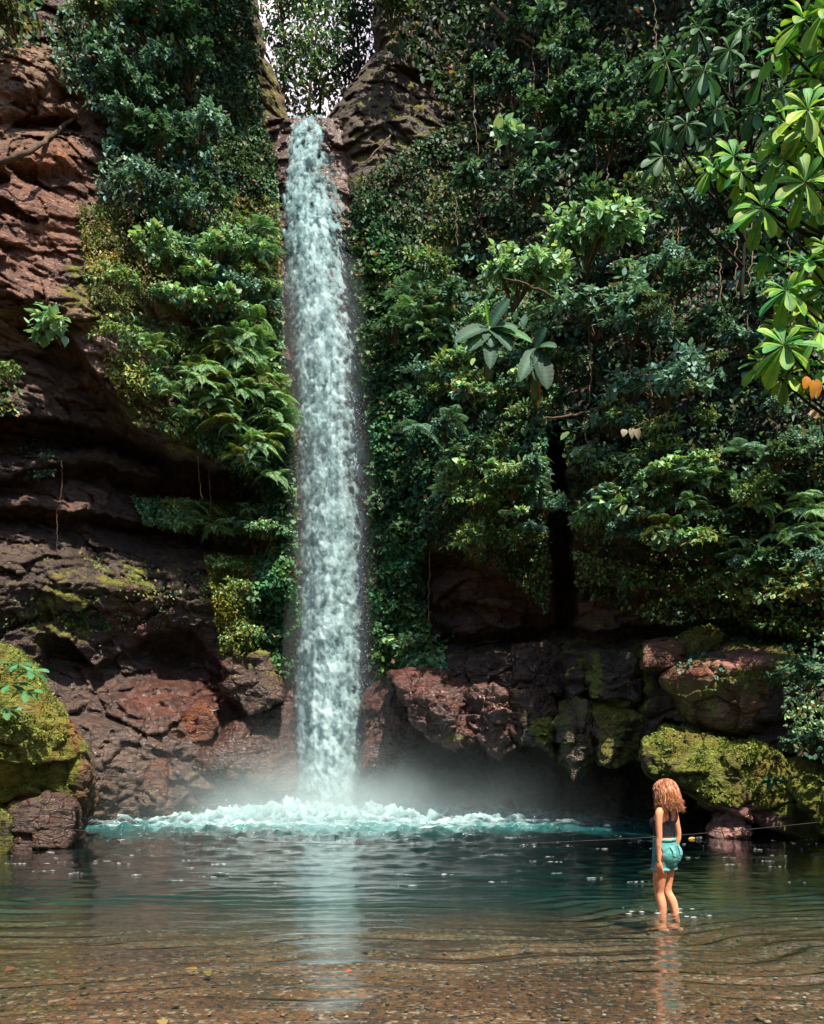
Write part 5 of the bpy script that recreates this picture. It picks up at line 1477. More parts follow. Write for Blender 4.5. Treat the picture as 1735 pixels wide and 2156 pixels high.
if PLANTS:
    rosette_tree('rosette_tree', 'tree with big glossy yellow edged leaf rosettes along the right frame edge', 1905, 13.0, [
        (1692, 42, 72, 0), (1652, 98, 60, .3), (1740, 20, 70, -.3), (1735, 110, 66, .4), (1700, 232, 70, -.3), (1655, 262, 72, .1), (1718, 275, 80, -.2), (1640, 325, 62, .2),
        (1545, 330, 62, .5), (1500, 352, 52, .6), (1695, 385, 78, -.2), (1605, 438, 76, .1), (1570, 405, 48, .5), (1730, 330, 70, .3), (1655, 612, 68, 0), (1700, 552, 66, .1),
        (1740, 520, 60, .2), (1650, 728, 80, -.2), (1604, 762, 50, .3), (1655, 790, 58, .3), (1725, 700, 72, 0), (1740, 775, 66, .2), (1735, 610, 60, .5), (1800, 200, 80, 0), (1820, 460, 80, 0), (1810, 690, 80, .2), (1840, -60, 90, 0), (1715, 165, 62, .4), (1690, 330, 60, .5), (1720, 440, 62, .5), (1640, 690, 50, .6), (1700, 640, 62, .5), (1620, 540, 44, .6), (1560, 362, 44, .3), (1760, -70, 90, .4)],
        LIGHT_R, base_v=1590)
    rock('mossy bank boulder carrying the yellow edged tree, right of the frame', [(1770, 1600), (1850, 1540), (2000, 1530), (2150, 1620), (2180, 1850), (1790, 1850)], 13.8, 1.1, 2.0, tint=(.08, .055, .035), moss=.7, wet=.3)
    rosette_tree('rosette_tree', 'darker tree with drooping leaf rosettes behind the yellow edged tree', 1560, 17.6, [
        (1402, 128, 52, 0), (1440, 145, 50, .2), (1482, 152, 58, -.2), (1535, 106, 46, .2), (1610, 148, 60, 0), (1508, 228, 50, 0), (1400, 255, 55, .3), (1446, 262, 46, -.2), (1395, 330, 56, .2),
        (1500, 290, 50, .2), (1590, 235, 52, .3), (1640, 190, 50, .2), (1560, 60, 50, .4), (1470, 60, 50, .5)], DARK_R, base_v=640, TR=.05, back=2.2)

# ------------------------------------------------------------------ banana plants
def banana_leaf(L, Wd, bend, col, seed, tear=.12):
    r = np.random.default_rng(seed)
    t = np.linspace(0, 1, 30); w = np.interp(t, [0, .05, .2, .5, .75, .92, 1], [.08, .55, .92, 1, .86, .5, .03]) * Wd * .5
    V, T, C = [], [], []
    ang = bend * t
    x = np.cumsum(np.cos(ang)) * L / 30; z = -np.cumsum(np.sin(ang)) * L / 30
    for i in range(30):
        for s in (-1, -.5, 0, .5, 1):
            fr = 1 - (tear * r.random() if abs(s) == 1 else 0)
            V.append((x[i], s * w[i] * fr, z[i] + .22 * w[i] * abs(s) + .008 * math.sin(i * 2.2) * abs(s)))
            cc = np.array(col) * (1.0 + .12 * math.sin(i * 2.9)) * (1.9 if s == 0 else 1)
            C.append(cc)
    for i in range(29):
        for s in range(4):
            a = i * 5 + s
            T += [(a, a + 1, a + 6), (a, a + 6, a + 5)]
    return np_mesh('leaf', np.array(V), np.array(T), None, True, {'lcol': ('FLOAT_COLOR', np.array(C))})

BANANA = make_leaf_mat('banana_blade', .62, .25, .25)
def banana(u, v, Y, label, lv, dead):
    b = P(u, v, Y)
    t = thing('banana_plant', label, 'banana plant', b)
    k = Y / F
    obj('stem', tube_mesh('stem', [(curve_pts([(0, .1, -1.3), (0, .05, -.5), (0, 0, .05)], 8), np.linspace(.11, .05, 8))], 8), simple_mat('banana_stem', (.10, .14, .05), .5, .4), t)
    for i, (tu, tv, wpx, col, bend, lab) in enumerate(lv):
        d = P(tu, tv, Y - .35) - b
        L = d.length * (1.03 + .04 * bend)
        o = obj('leaf', banana_leaf(L, wpx * k, bend, col, i + int(u)), BANANA, t)
        # blade: +x along, roll its upper face to the light
        xax = d.normalized(); zax = Vector((.1, -.75, .6)); zax = (zax - xax * zax.dot(xax)).normalized(); yax = zax.cross(xax)
        M = Matrix((xax, yax, zax)).transposed()
        o.rotation_euler = (M @ Matrix.Rotation(-bend * .45, 3, 'Y')).to_euler()
        if lab: o['label'] = lab
    for (tu, tv, wpx) in dead:
        d = P(tu, tv, Y - .1) - b
        o = obj('dead_leaf', banana_leaf(d.length, wpx * k, .5, (.20, .10, .04) if u < 1100 else (.50, .26, .03), 77, .6), LEAF_MATT, t)
        xax = d.normalized(); zax = Vector((.1, -.9, .3)); zax = (zax - xax * zax.dot(xax)).normalized(); yax = zax.cross(xax)
        o.rotation_euler = Matrix((xax, yax, zax)).transposed().to_euler()

if PLANTS:
    g1, g2, g3 = (.045, .10, .065), (.055, .12, .075), (.16, .36, .05)
    banana(1030, 692, 21.6, 'banana plant with one rolled bright leaf at the centre of the slope', [
        (1072, 630, 40, g2, .25, None), (1021, 632, 15, g3, .1, 'rolled pale green young leaf'), (960, 718, 44, g1, .7, None), (990, 735, 46, g2, .7, None),
        (1034, 728, 46, g1, .8, None), (1032, 772, 36, g1, .5, None), (1088, 690, 30, g2, .7, None), (1075, 735, 40, g1, .7, None), (1118, 718, 34, (.06, .17, .07), .5, None)], [(1028, 800, 20)])
    banana(1128, 735, 21.4, 'second banana plant with hanging leaves and a browned tip', [
        (1096, 798, 36, g2, .5, None), (1130, 800, 30, g1, .5, None), (1152, 815, 46, (.025, .06, .035), .4, None), (1170, 730, 38, g1, .7, None), (1150, 690, 34, g1, .4, None)], [(1142, 850, 22), (1126, 838, 18)])

# ------------------------------------------------------------------ trees beyond the notch
def far_tree(label, base, height, spread, pal, seed, n=4200, low=.15, ls=1.0):
    r = np.random.default_rng(seed); rd = random.Random(seed)
    t = thing('tree', label, 'tree', base)
    paths = [(curve_pts([(0, 0, -1), (.2, 0, height * .4), (-.2, .1, height * .9)], 10), np.linspace(.10, .03, 10))]
    cl = []
    for i in range(26):
        z = height * rd.uniform(low, 1.0); a = rd.uniform(0, 6.28); q = spread * rd.uniform(.3, 1.0)
        e = Vector((math.cos(a) * q, math.sin(a) * q * .6, z + .4))
        paths.append((curve_pts([(0, 0, z * .8), e * .5 + Vector((0, 0, z * .42)), e], 8), np.linspace(.035, .008, 8)))
        cl.append((tuple(e), rd.uniform(.4, .9)))
    obj('trunk', tube_mesh('trunk', paths, 6), BARK, t)
    idx = r.integers(0, len(cl), n)
    c = np.array([k[0] for k in cl])[idx]; s = np.array([k[1] for k in cl])[idx]
    pos = c + r.normal(size=(n, 3)) * s[:, None] * np.array([.8, .8, .5])
    sz = (.16 + .12 * r.random(n)) * ls
    bag = Bag(); bag.add(*leaves(pos, r.normal(size=(n, 3)) + [0, 0, -.4], r.normal(size=(n, 3)) * .5 + [0, -.3, .8], sz, sz * .6, 'small', colours(pal, n, r, .6)))
    obj('crown', bag.mesh('crown'), LEAF, t)

if PLANTS:
    far_tree('leafy tree standing just behind the notch on the left', P(590, 240, 34), 6.5, 1.7, ('mid', 'bright', 'dark'), 5, 3000)
    far_tree('leafy tree behind the lip of the waterfall', P(665, 262, 36), 3.2, 1.3, ('bright', 'mid', 'yel'), 6, 1300, .0)
    far_tree('dark tree with fine leaves on the right of the notch', P(745, 235, 35), 6.5, 1.6, ('dark', 'dark', 'mid'), 7, 2600, .2)
    far_tree('tall dark tree beyond the notch reaching out of the frame', P(650, 200, 42), 9.0, 3.0, ('dark', 'mid'), 8, 1500, .55)

if PLANTS:
    # trees on top of the cliffs whose crowns lean out over the gorge
    far_tree('dark leafy tree leaning over the gorge from the top right cliff', (5.5, 28.0, 31.0), 6.0, 4.6, ('dark', 'mid', 'dark'), 15, 5200, -.05, 1.7)
    far_tree('dark tree on the top right cliff next to the leaning one', (10.8, 26.5, 30.0), 6.0, 4.6, ('dark', 'mid', 'dark'), 16, 5200, -.05, 1.7)
    far_tree('dark tree on the top right cliff near the frame corner', (15.8, 24.0, 28.0), 6.5, 5.0, ('dark', 'mid', 'dark'), 18, 5200, -.05, 1.7)
    far_tree('dark leafy tree leaning over the gorge from the top left cliff', (-7.0, 25.0, 27.5), 6.0, 3.6, ('dark', 'mid', 'dark'), 17, 3600, .0, 1.5)

# ------------------------------------------------------------------ roots, lianas, bare branches
def stick(name, label, cat, pts, r0, r1, mat, group=None, n=22, jitter=.03):
    p = curve_pts(pts, n)
    o = p[0].copy()
    rel = [q - o + Vector((random.uniform(-1, 1), random.uniform(-1, 1), random.uniform(-1, 1))) * jitter * (0 < i < n - 1) for i, q in enumerate(p)]
    t = obj(name, tube_mesh(name, [(rel, np.linspace(r0, r1, n))], 6), mat, None, o)
    return tag(t, label, cat, group)

if PLANTS:
    def at(u, v, lift): return P(u, v, float(D_of(np.array(float(u)), np.array(float(v)))) - lift)
    stick('bare_branch', 'bare pale branch poking out left of the dark cleft', 'branch', [P(1300, 845, 22.6), P(1235, 868, 21.8), P(1130, 884, 21.4)], .07, .02, TWIG)
    stick('bare_branch', 'crooked pale branch hanging below the top edge, upper right', 'branch', [at(1040, 90, 1.5), at(1062, 140, 1.6), at(1075, 180, 1.6), at(1080, 250, 1.5)], .07, .03, ROOT)
    stick('bare_branch', 'thick pale fallen branch slanting down beside the crooked one', 'branch', [at(1035, 10, 1.5), at(1085, 60, 1.7), at(1125, 92, 1.8)], .09, .06, ROOT)
    stick('bare_branch', 'thin pale fallen branch under the thick slanting one', 'branch', [at(1060, 75, 1.5), at(1110, 95, 1.7), at(1160, 130, 1.7)], .05, .03, ROOT)
    stick('bare_branch', 'long thin branch leaning across the bare upper rock right of the falls', 'branch', [at(822, 285, .6), at(780, 330, .7), at(745, 360, .7)], .03, .015, ROOT)
    stick('bare_branch', 'twiggy branch carrying the bright leaning shrub', 'branch', [P(1270, 668, 22.4), P(1200, 640, 22.0), P(1110, 600, 21.6), P(1060, 585, 21.4)], .06, .02, TWIG)
    stick('bare_branch', 'dark thin trunk slanting over the red rock, upper left', 'branch', [at(-20, 350, .4), at(60, 320, .6), at(130, 270, .6), at(190, 215, .7)], .10, .04, BARK)
    stick('bare_branch', 'dark upright stem in the left thicket', 'branch', [at(270, 470, .5), at(290, 420, .8), at(300, 330, .9), at(315, 230, 1.0)], .07, .03, BARK)
    stick('bare_branch', 'pale straight stem standing between the dark rosettes', 'branch', [at(1445, 390, 1.6), at(1437, 340, 1.7), at(1425, 290, 1.7)], .03, .02, TWIG)
    for i, (u, a, b) in enumerate([(1120, 30, 260), (1180, 0, 200), (1210, 40, 230), (1255, 300, 560), (1280, 330, 460), (1322, 60, 300), (1375, 0, 260), (1420, 420, 560), (1515, 480, 700), (1535, 0, 200), (1555, 450, 640), (1580, 430, 700), (1470, 560, 720), (1360, 640, 880), (1240, 700, 900), (1325, 700, 820), (1000, 150, 330), (1075, 330, 480), (1150, 60, 230), (1230, 880, 1000), (1465, 100, 320), (1660, 500, 720), (1420, 640, 800), (960, 350, 520)]):
        stick('liana', 'thin pale liana hanging in the right hand thicket', 'liana', [at(u, a, 2.0), at(u + random.uniform(-8, 8), (a + b) / 2, 2.2), at(u + random.uniform(-14, 14), b, 1.9)], .016, .012, ROOT, 'lianas in the right thicket', jitter=.05)
    for i, (u, a, b) in enumerate([(385, 975, 1120), (440, 990, 1150), (470, 1005, 1130), (460, 1120, 1230), (548, 1120, 1230), (410, 1110, 1180), (118, 1070, 1160), (130, 970, 1080), (220, 990, 1040), (420, 920, 1060)]):
        stick('hanging_root', 'thin root dangling in front of the dark hollow under the left cliff', 'root', [at(u, a, .5), at(u + random.uniform(-4, 4), a, .5) - Vector((0, 0, (b - a) / 2 / F * 24)), at(u + random.uniform(-6, 6), a, .5) - Vector((0, 0, (b - a) / F * 24))], .012, .006, ROOT, 'roots hanging under the left cliff', jitter=.02)
    stick('hanging_root', 'reddish bundle of roots hanging left of the falls foot', 'root', [at(424, 1110, .6), at(424, 1110, .6) - Vector((.05, 0, .9)), at(424, 1110, .6) - Vector((0, 0, 1.9))], .05, .02, simple_mat('red_root', (.16, .07, .04), .9))
    stick('hanging_root', 'single long root hanging before the rock right of the ivy', 'root', [at(905, 1160, .5), at(905, 1160, .5) - Vector((.03, 0, 1.5)), at(905, 1160, .5) - Vector((-.05, 0, 3.2))], .018, .01, ROOT)

# pale dead leaves on a stalk
def leaf_bunch(name, label, cat, base, spec, mat, L, kind, col, two=None, droop=.4, seed=0):
    r = np.random.default_rng(seed); bag = Bag()
    pos, tip, nrm = [np.array([s[i] for s in spec], float) for i in range(3)]
    n = len(spec)
    c = np.array(col)[None] * (.75 + .5 * r.random((n, 1)))
    bag.add(*leaves(pos, tip, nrm, L * (.8 + .4 * r.random(n)), L * (.55 if kind == 'ovate' else .75 if kind == 'heart' else .42), kind, c, None, .15))
    return tag(obj(name, bag.mesh(name), mat, None, base), label, cat)

if PLANTS:
    Yp = 19.3
    leaf_bunch('dead_leaves', 'three cream coloured dead leaves dangling right of the cleft', 'dead leaves', P(1325, 905, Yp),
               [((-.12, 0, 0), (-.2, -.2, -1), (0, -1, .2)), ((.05, 0, .02), (.1, -.1, -1), (.1, -1, .1)), ((.17, 0, 0), (.25, -.1, -1), (-.2, -1, .2))], LEAF_MATT, .22, 'heart', (.42, .38, .28))
    stick('twig', 'thin pale stalk holding the cream coloured dead leaves', 'twig', [P(1325, 905, Yp), P(1345, 893, Yp + .1), P(1385, 878, Yp + .4)], .010, .014, TWIG)
    leaf_bunch('dead_leaves', 'orange withered leaves under the lowest yellow edged rosette', 'dead leaves', P(1705, 792, 12.7),
               [((-.05, 0, 0), (-.15, -.2, -1), (0, -1, .2)), ((.10, 0, -.04), (.2, -.1, -1), (.2, -1, .1)), ((.02, -.05, -.08), (.0, -.2, -1), (.1, -1, .3))], LEAF_MATT, .27, 'ovate', (.60, .24, .02))
    # rosettes growing on the mossy boulder
    rr = np.random.default_rng(4)
    def clump(u, v, Y, n, L, label):
        sp = []
        for i in range(n):
            a = -math.pi / 2 + (i / (n - 1) - .5) * 4.4
            sp.append(((0, 0, 0), (math.cos(a), math.sin(a) * .8, .15 - .5 * (i % 2)), (math.cos(a) * .4, -.5, .8)))
        leaf_bunch('boulder_plant', label, 'plant', P(u, v, Y), sp, BIGLEAF, L, 'obovate', (.07, .22, .085), seed=int(v))
    for (u, v, n, lab) in [(38, 1398, 7, 'topmost broad leaved plant rooted on the big mossy boulder'), (62, 1412, 6, 'broad leaved plant right of the topmost one on the mossy boulder'), (22, 1440, 7, 'broad leaved plant halfway down the mossy boulder by the frame edge'),
                           (50, 1455, 6, 'small broad leaved plant on the mossy boulder between three others'), (12, 1492, 6, 'lowest broad leaved plant on the mossy boulder')]:
        clump(u, v, 15.35, n, .33, lab)
    leaf_bunch('boulder_plant', 'little dark leaved plant in the crack above the dark leaning rock', 'plant', P(1625, 1640, 18.2),
               [((0, 0, 0), (math.cos(a), -.4, math.sin(a) * .6 - .2), (0, -.6, .8)) for a in (.0, .5, 2.6, 3.2, 4.2, 5.2)], LEAF, .30, 'lance', (.04, .12, .05))

# ------------------------------------------------------------------ rope over the pool, leaves in the water
ra, rm, rb = P(-160, 1712, 12.6), P(900, 1779, 12.8), P(1900, 1708, 13.2)
rope_pts = []
for i in range(60):
    t = i / 59
    q = ra.lerp(rb, t)
    s = 4 * t * (1 - t)
    rope_pts.append(Vector((q.x, q.y, q.z - .52 * s)))
_o = rope_pts[0].copy()
tag(obj('rope', tube_mesh('rope', [([p - _o for p in rope_pts], .0042)], 6), simple_mat('rope', (.06, .06, .058), .9, .2), None, _o), 'thin sagging rope strung low across the pool behind the woman', 'rope')

def fallen(u, v, size, col, label, depth=.0, group=None):
    Y = 2536.0 / (v - V0) if depth == 0 else (CAMH - depth) * 0 + 2536.0 / (v - V0)
    p = P(u, v, Y); p.z = .012 - depth
    if depth: p.z = float(bed_z(np.array(p.x), np.array(p.y))) + .05
    bag = Bag(); a = random.uniform(0, 6.28)
    bag.add(*leaves(np.zeros((1, 3)), np.array([[math.cos(a), math.sin(a), .05]]), np.array([[.1, -.2, 1.]]), size, size * .55, 'ovate', np.array([col])))
    tag(obj('fallen_leaf', bag.mesh('fallen_leaf'), LEAF_MATT, None, p), label, 'leaf', group)
fallen(415, 2012, .13, (.55, .30, .05), 'yellow orange leaf lying on the shallow bed left of the falls reflection', .1)
fallen(435, 2018, .12, (.34, .26, .07), 'olive leaf lying beside the yellow orange leaf', .1)
fallen(32, 2010, .12, (.42, .14, .06), 'reddish leaf on the shallow bed near the left frame edge', .1)
fallen(340, 2120, .13, (.45, .32, .08), 'ochre leaf on the bed near the bottom left', .1)
fallen(170, 2045, .10, (.40, .25, .07), 'small tan leaf on the bed in the left foreground', .1)
fallen(742, 2046, .06, (.55, .12, .05), 'tiny red leaf floating right of the falls reflection')
fallen(1465, 1785 - 20, .22, (.62, .42, .10), 'yellow leaf stranded by the pinkish rock at the right bank')
# ------------------------------------------------------------------ the woman wading in the shallows
def person():
    # own frame: x forward, y to her left, z up, feet on the bed
    base = P(1399, 1920, 8.75); base.z = -.225
    parts = []                                           # closed blobs, fused into one skin afterwards
    def add(v, q=None, t=None):
        parts.append((np.asarray(v, float), q, t))
    def limb(pts, rad, n=None):
        n = n or len(pts) * 6
        c = curve_pts(pts, n)
        k = np.linspace(0, len(rad) - 1, n)
        r = np.interp(k, np.arange(len(rad)), rad)
        v, t, q = tubes([(c, r)], 14)
        add(v, q, t)
        b, f = ico(3)
        for e, rr in ((0, r[0]), (-1, r[-1])): add(b * rr + np.array(c[e]), None, f)
    def ell(c, r, rot=None):
        b, f = ico(4)
        v = b * np.array(r)
        if rot is not None: v = v @ np.array(rot).T
        add(v + np.array(c), None, f)
    # torso: rings z, centre x, half depth, half width
    R = [(.74, -.01, .085, .135), (.80, -.012, .112, .165), (.86, -.02, .122, .176), (.93, -.012, .110, .168), (1.00, .004, .088, .138), (1.05, .008, .082, .126),
         (1.12, .008, .088, .128), (1.19, .008, .098, .140), (1.26, -.002, .100, .150), (1.32, -.014, .086, .152), (1.355, -.022, .066, .125), (1.385, -.024, .052, .075), (1.41, -.022, .048, .052)]
    V = []
    for z, cx, d, w in R:
        for s in range(28):
            a = 2 * math.pi * s / 28
            ca, sa = math.cos(a), math.sin(a)
            V.append((cx + d * np.sign(ca) * abs(ca) ** .85, w * np.sign(sa) * abs(sa) ** .85, z))
    Q = [(i * 28 + s, i * 28 + (s + 1) % 28, (i + 1) * 28 + (s + 1) % 28, (i + 1) * 28 + s) for i in range(len(R) - 1) for s in range(28)]
    n = len(V); V += [(R[0][1], 0, R[0][0]), (R[-1][1], 0, R[-1][0])]
    T = [(n, (s + 1) % 28, s) for s in range(28)] + [(n + 1, (len(R) - 1) * 28 + s, (len(R) - 1) * 28 + (s + 1) % 28) for s in range(28)]
    add(V, np.array(Q), np.array(T))
    for s in (-1, 1):
        ell((-.065, s * .078, .845), (.078, .084, .095))                    # seat
        ell((.072, s * .066, 1.205), (.056, .060, .060))                   # bust
        ell((-.075, s * .075, 1.27), (.028, .05, .07))                     # shoulder blades
    limb([(-.022, 0, 1.37), (-.018, 0, 1.43), (-.012, 0, 1.49)], [.052, .047, .050])
    # legs
    limb([(-.004, .088, .84), (.012, .092, .62), (.022, .085, .45), (-.008, .085, .32), (-.022, .082, .09)], [.090, .071, .049, .050, .032], 40)
    limb([(-.01, -.088, .84), (.012, -.09, .62), (.010, -.085, .45), (-.055, -.09, .32), (-.105, -.092, .09)], [.090, .071, .049, .049, .032], 40)
    for (hx, sy, tw) in ((-.022, .082, .12), (-.105, -.092, -.12)):
        limb([(hx - .035, sy, .04), (hx + .05, sy + tw * .1, .05), (hx + .13, sy + tw * .25, .028), (hx + .175, sy + tw * .3, .022)], [.032, .040, .036, .02])
    # arms; each hand has a palm, four fingers of their own length and a thumb
    def hand(w, d, side, thumb):
        w = Vector(w); d = Vector(d).normalized()
        fw = Vector(thumb); fw = (fw - d * fw.dot(d)).normalized()         # across the palm, towards the thumb
        nn = Vector(side)                                                   # back of the hand
        ell(w + d * .048, (.050, .038, .0165), Matrix((d, fw, nn)).transposed())
        for k, (o, L) in enumerate(((.030, .070), (.010, .080), (-.011, .074), (-.030, .058))):
            b = w + d * .085 + fw * o
            sp = fw * o * .28
            c1 = b + (d * .48 + sp * .5) * L - nn * .006
            c2 = b + (d * .80 + sp * .8) * L - nn * .018
            c3 = b + (d * 1.02 + sp) * L - nn * .036
            limb([b - d * .02, b, c1, c2, c3], [.0095, .0095, .0088, .0078, .0062], 18)
        tb = w + d * .022 + fw * .026
        limb([tb, tb + d * .026 + fw * .020 - nn * .008, tb + d * .056 + fw * .026 - nn * .014, tb + d * .078 + fw * .024 - nn * .018], [.014, .0115, .010, .0075], 16)
    limb([(-.020, .145, 1.335), (-.022, .182, 1.30), (-.026, .198, 1.18), (-.034, .203, 1.06), (-.028, .207, .97), (-.030, .203, .80)], [.043, .043, .036, .031, .032, .020], 36)
    hand((-.030, .203, .80), (-.10, .0, -1), (0, 1, 0), (1, 0, 0))
    limb([(-.020, -.145, 1.335), (-.024, -.182, 1.30), (-.045, -.205, 1.18), (-.062, -.215, 1.06), (-.045, -.212, .97), (.01, -.19, .81)], [.043, .043, .036, .031, .032, .020], 36)
    hand((.01, -.19, .81), (.25, .05, -1), (0, -1, 0), (1, 0, 0))
    # head, turned up towards the falls
    hc = np.array([.012, 0, 1.545]); tilt = Matrix.Rotation(math.radians(-20), 3, 'Y')
    Rm = np.array(Matrix.Rotation(math.radians(-42), 3, 'Z') @ tilt)                 # and turned to her right
    def hp(x, y, z): return hc + Rm @ np.array([x, y, z])
    ell(hp(-.008, 0, .022), (.094, .074, .090), Rm)                        # skull
    ell(hp(.030, 0, -.040), (.062, .056, .075), Rm)                        # face
    ell(hp(.058, 0, -.092), (.024, .024, .020), Rm)                        # chin
    limb([hp(.086, 0, .010), hp(.102, 0, -.018), hp(.110, 0, -.036)], [.008, .010, .013])
    ell(hp(.088, 0, -.066), (.010, .022, .006), Rm); ell(hp(.086, 0, -.075), (.010, .019, .006), Rm)
    for s in (-1, 1):
        ell(hp(.078, s * .030, .022), (.014, .024, .007), Rm)              # brow
        ell(hp(.074, s * .030, .002), (.013, .014, .011), Rm)              # eye
        ell(hp(.070, s * .038, -.028), (.018, .022, .018), Rm)             # cheek
        ell(hp(-.012, s * .074, -.010), (.022, .010, .032), Rm)            # ear
    me = bpy.data.meshes.new('skin')
    VV, FF, k = [], [], 0
    for v, q, t in parts:
        VV += [tuple(x) for x in v]
        for a in (q, t):
            if a is not None: FF += [tuple(int(i) + k for i in f) for f in a]
        k += len(v)
    me.from_pydata(VV, [], FF)
    tmp = bpy.data.objects.new('tmp', me); COL.objects.link(tmp)
    rm = tmp.modifiers.new('r', 'REMESH'); rm.mode = 'VOXEL'; rm.voxel_size = .0062; rm.use_smooth_shade = True
    sm = tmp.modifiers.new('s', 'SMOOTH'); sm.factor = .5; sm.iterations = 4
    dg = bpy.context.evaluated_depsgraph_get()
    skin = bpy.data.meshes.new_from_object(tmp.evaluated_get(dg))
    bpy.data.objects.remove(tmp)
    skin.name = 'body'
    nv = len(skin.vertices)
    co = np.zeros(nv * 3, np.float32); skin.vertices.foreach_get('co', co); co = co.reshape(-1, 3).astype(float)
    no = np.zeros(nv * 3, np.float32); skin.vertices.foreach_get('normal', no); no = no.reshape(-1, 3).astype(float)
    pol = [tuple(p.vertices) for p in skin.polygons]

    def seg_d(p, pts):
        best = np.full(len(p), 9.)
        for a, b in zip(pts[:-1], pts[1:]):
            a, b = np.array(a), np.array(b); ab = b - a
            t = np.clip(((p - a) @ ab) / (ab @ ab), 0, 1)
            best = np.minimum(best, np.linalg.norm(p - a - t[:, None] * ab, axis=1))
        return best
    armL = seg_d(co, [(-.022, .182, 1.30), (-.026, .198, 1.18), (-.034, .203, 1.06), (-.028, .207, .97), (-.030, .203, .80), (-.05, .203, .60)])
    armR = seg_d(co, [(-.024, -.182, 1.30), (-.045, -.205, 1.18), (-.062, -.215, 1.06), (-.045, -.212, .97), (.01, -.19, .81), (.06, -.19, .62)])
    lim = np.where(co[:, 2] > 1.0, .047, .044)
    arm = (np.minimum(armL, armR) < lim) | ((np.abs(co[:, 1]) > .178) & (co[:, 2] > .95)) | (np.minimum(armL, armR) < .075) & (co[:, 2] < .82) & (np.abs(co[:, 1]) > .178)

    def garment(name, keep, off, mat, thick=.004, flare=None):
        idx = np.full(nv, -1); m = keep.nonzero()[0]
        fs = [f for f in pol if all(keep[i] for i in f)]
        used = np.unique(np.array([i for f in fs for i in f]))
        idx[used] = np.arange(len(used))
        o_ = off[used] if hasattr(off, '__len__') else np.full(len(used), off)
        v = co[used] + no[used] * o_[:, None]
        g = bpy.data.meshes.new(name); g.from_pydata([tuple(x) for x in v], [], [tuple(int(idx[i]) for i in f) for f in fs])
        for p in g.polygons: p.use_smooth = True
        t2 = bpy.data.objects.new('tmp', g); COL.objects.link(t2)
        s1 = t2.modifiers.new('s', 'SMOOTH'); s1.factor = .5; s1.iterations = 5
        s2 = t2.modifiers.new('t', 'SOLIDIFY'); s2.thickness = thick; s2.offset = 1
        r = bpy.data.meshes.new_from_object(t2.evaluated_get(bpy.context.evaluated_depsgraph_get()))
        bpy.data.objects.remove(t2)
        r.name = name
        return r
    z = co[:, 2]; ay = np.abs(co[:, 1]); front = co[:, 0] > -.01
    ztop = np.where(front, 1.245, 1.225)
    ztop = ztop + np.where((ay > .070) & (ay < .112), .20, 0) - .9 * np.clip(ay - .112, 0, 1) + .25 * np.clip(ay - .03, 0, .04)
    top_keep = (~arm) & (z > 1.055) & (z < ztop) & (ay < .172)
    ztk = top_keep & ((z < 1.30) | ((ay > .070) & (ay < .112)))
    fold = .0025 * perlin(co * np.array([26, 26, 60.]))
    top = garment('tank_top', ztk, .006 + fold, None)
    sh_keep = (~arm) & (z > .685) & (z < 1.035)
    fl = .005 + .010 * np.clip((.80 - z) / .12, 0, 1) + .004 * perlin(co * np.array([18, 18, 30.]))
    shorts = garment('shorts', sh_keep, fl, None, .005)

    def cloth_mat(name, c, c2, rough, scale, weave):
        m, nt, out = mat_new(name); g = N(nt)
        tc = g.new('ShaderNodeTexCoord').outputs['Object']
        col = g.ramp(g.noise(tc, scale, 5, .65), .32, .68, rgba(c), rgba(c2))
        b = g.new('ShaderNodeBsdfPrincipled'); g.link(col, b.inputs['Base Color']); b.inputs['Roughness'].default_value = rough
        h = g.math('ADD', g.noise(tc, weave, 2), g.math('MULTIPLY', g.noise(g.mapping(tc, (1, 1, 2.5)), 16, 3), 3.0))
        g.link(g.bump(h, .7, .006), b.inputs['Normal']); g.link(b.outputs[0], out.inputs[0]); return m
    SKIN = simple_mat('skin', (.74, .33, .185), .55, .3, .22, 13.0, None, .004)
    nt = SKIN.node_tree; pb = [x for x in nt.nodes if x.type == 'BSDF_PRINCIPLED'][0]
    pb.inputs['Subsurface Weight'].default_value = .15; pb.inputs['Subsurface Radius'].default_value = (.02, .008, .004)
    HAIR = simple_mat('hair', (.25, .095, .040), .38, .5, .5, 14.0, (.52, .24, .11))
    DEN = cloth_mat('denim', (.045, .24, .235), (.12, .44, .42), .85, 9, 260)
    DEN2 = cloth_mat('denim_cuff', (.10, .36, .35), (.22, .55, .52), .85, 14, 260)
    BLK = cloth_mat('black_cotton', (.008, .008, .013), (.016, .016, .024), .8, 10, 200)
    t = thing('person', 'woman in black tank top and turquoise denim shorts standing calf deep, back to camera', 'person', base)
    t.rotation_euler = (0, 0, math.radians(138))
    obj('body', skin, SKIN, t)
    obj('tank_top', top, BLK, t)
    so_ = obj('shorts', shorts, DEN, t)
    # shorts: turned-up hems, waistband, back pockets
    sv = np.array([v.co[:] for v in shorts.vertices])
    for s in (-1, 1):
        m = (sv[:, 2] < .715) & (np.sign(sv[:, 1]) == s)
        c = sv[m].mean(0)
        ang = np.arctan2(sv[m][:, 1] - c[1], sv[m][:, 0] - c[0]); rad = np.hypot(sv[m][:, 0] - c[0], sv[m][:, 1] - c[1])
        ring = []
        for k in range(28):
            a = -math.pi + k * 2 * math.pi / 28
            dd = np.abs((ang - a + math.pi) % (2 * math.pi) - math.pi) < .28
            r_ = np.percentile(rad[dd], 55) if dd.any() else np.median(rad)
            ring.append((c[0] + (r_ + .002) * math.cos(a), c[1] + (r_ + .002) * math.sin(a)))
        V, Q = [], []
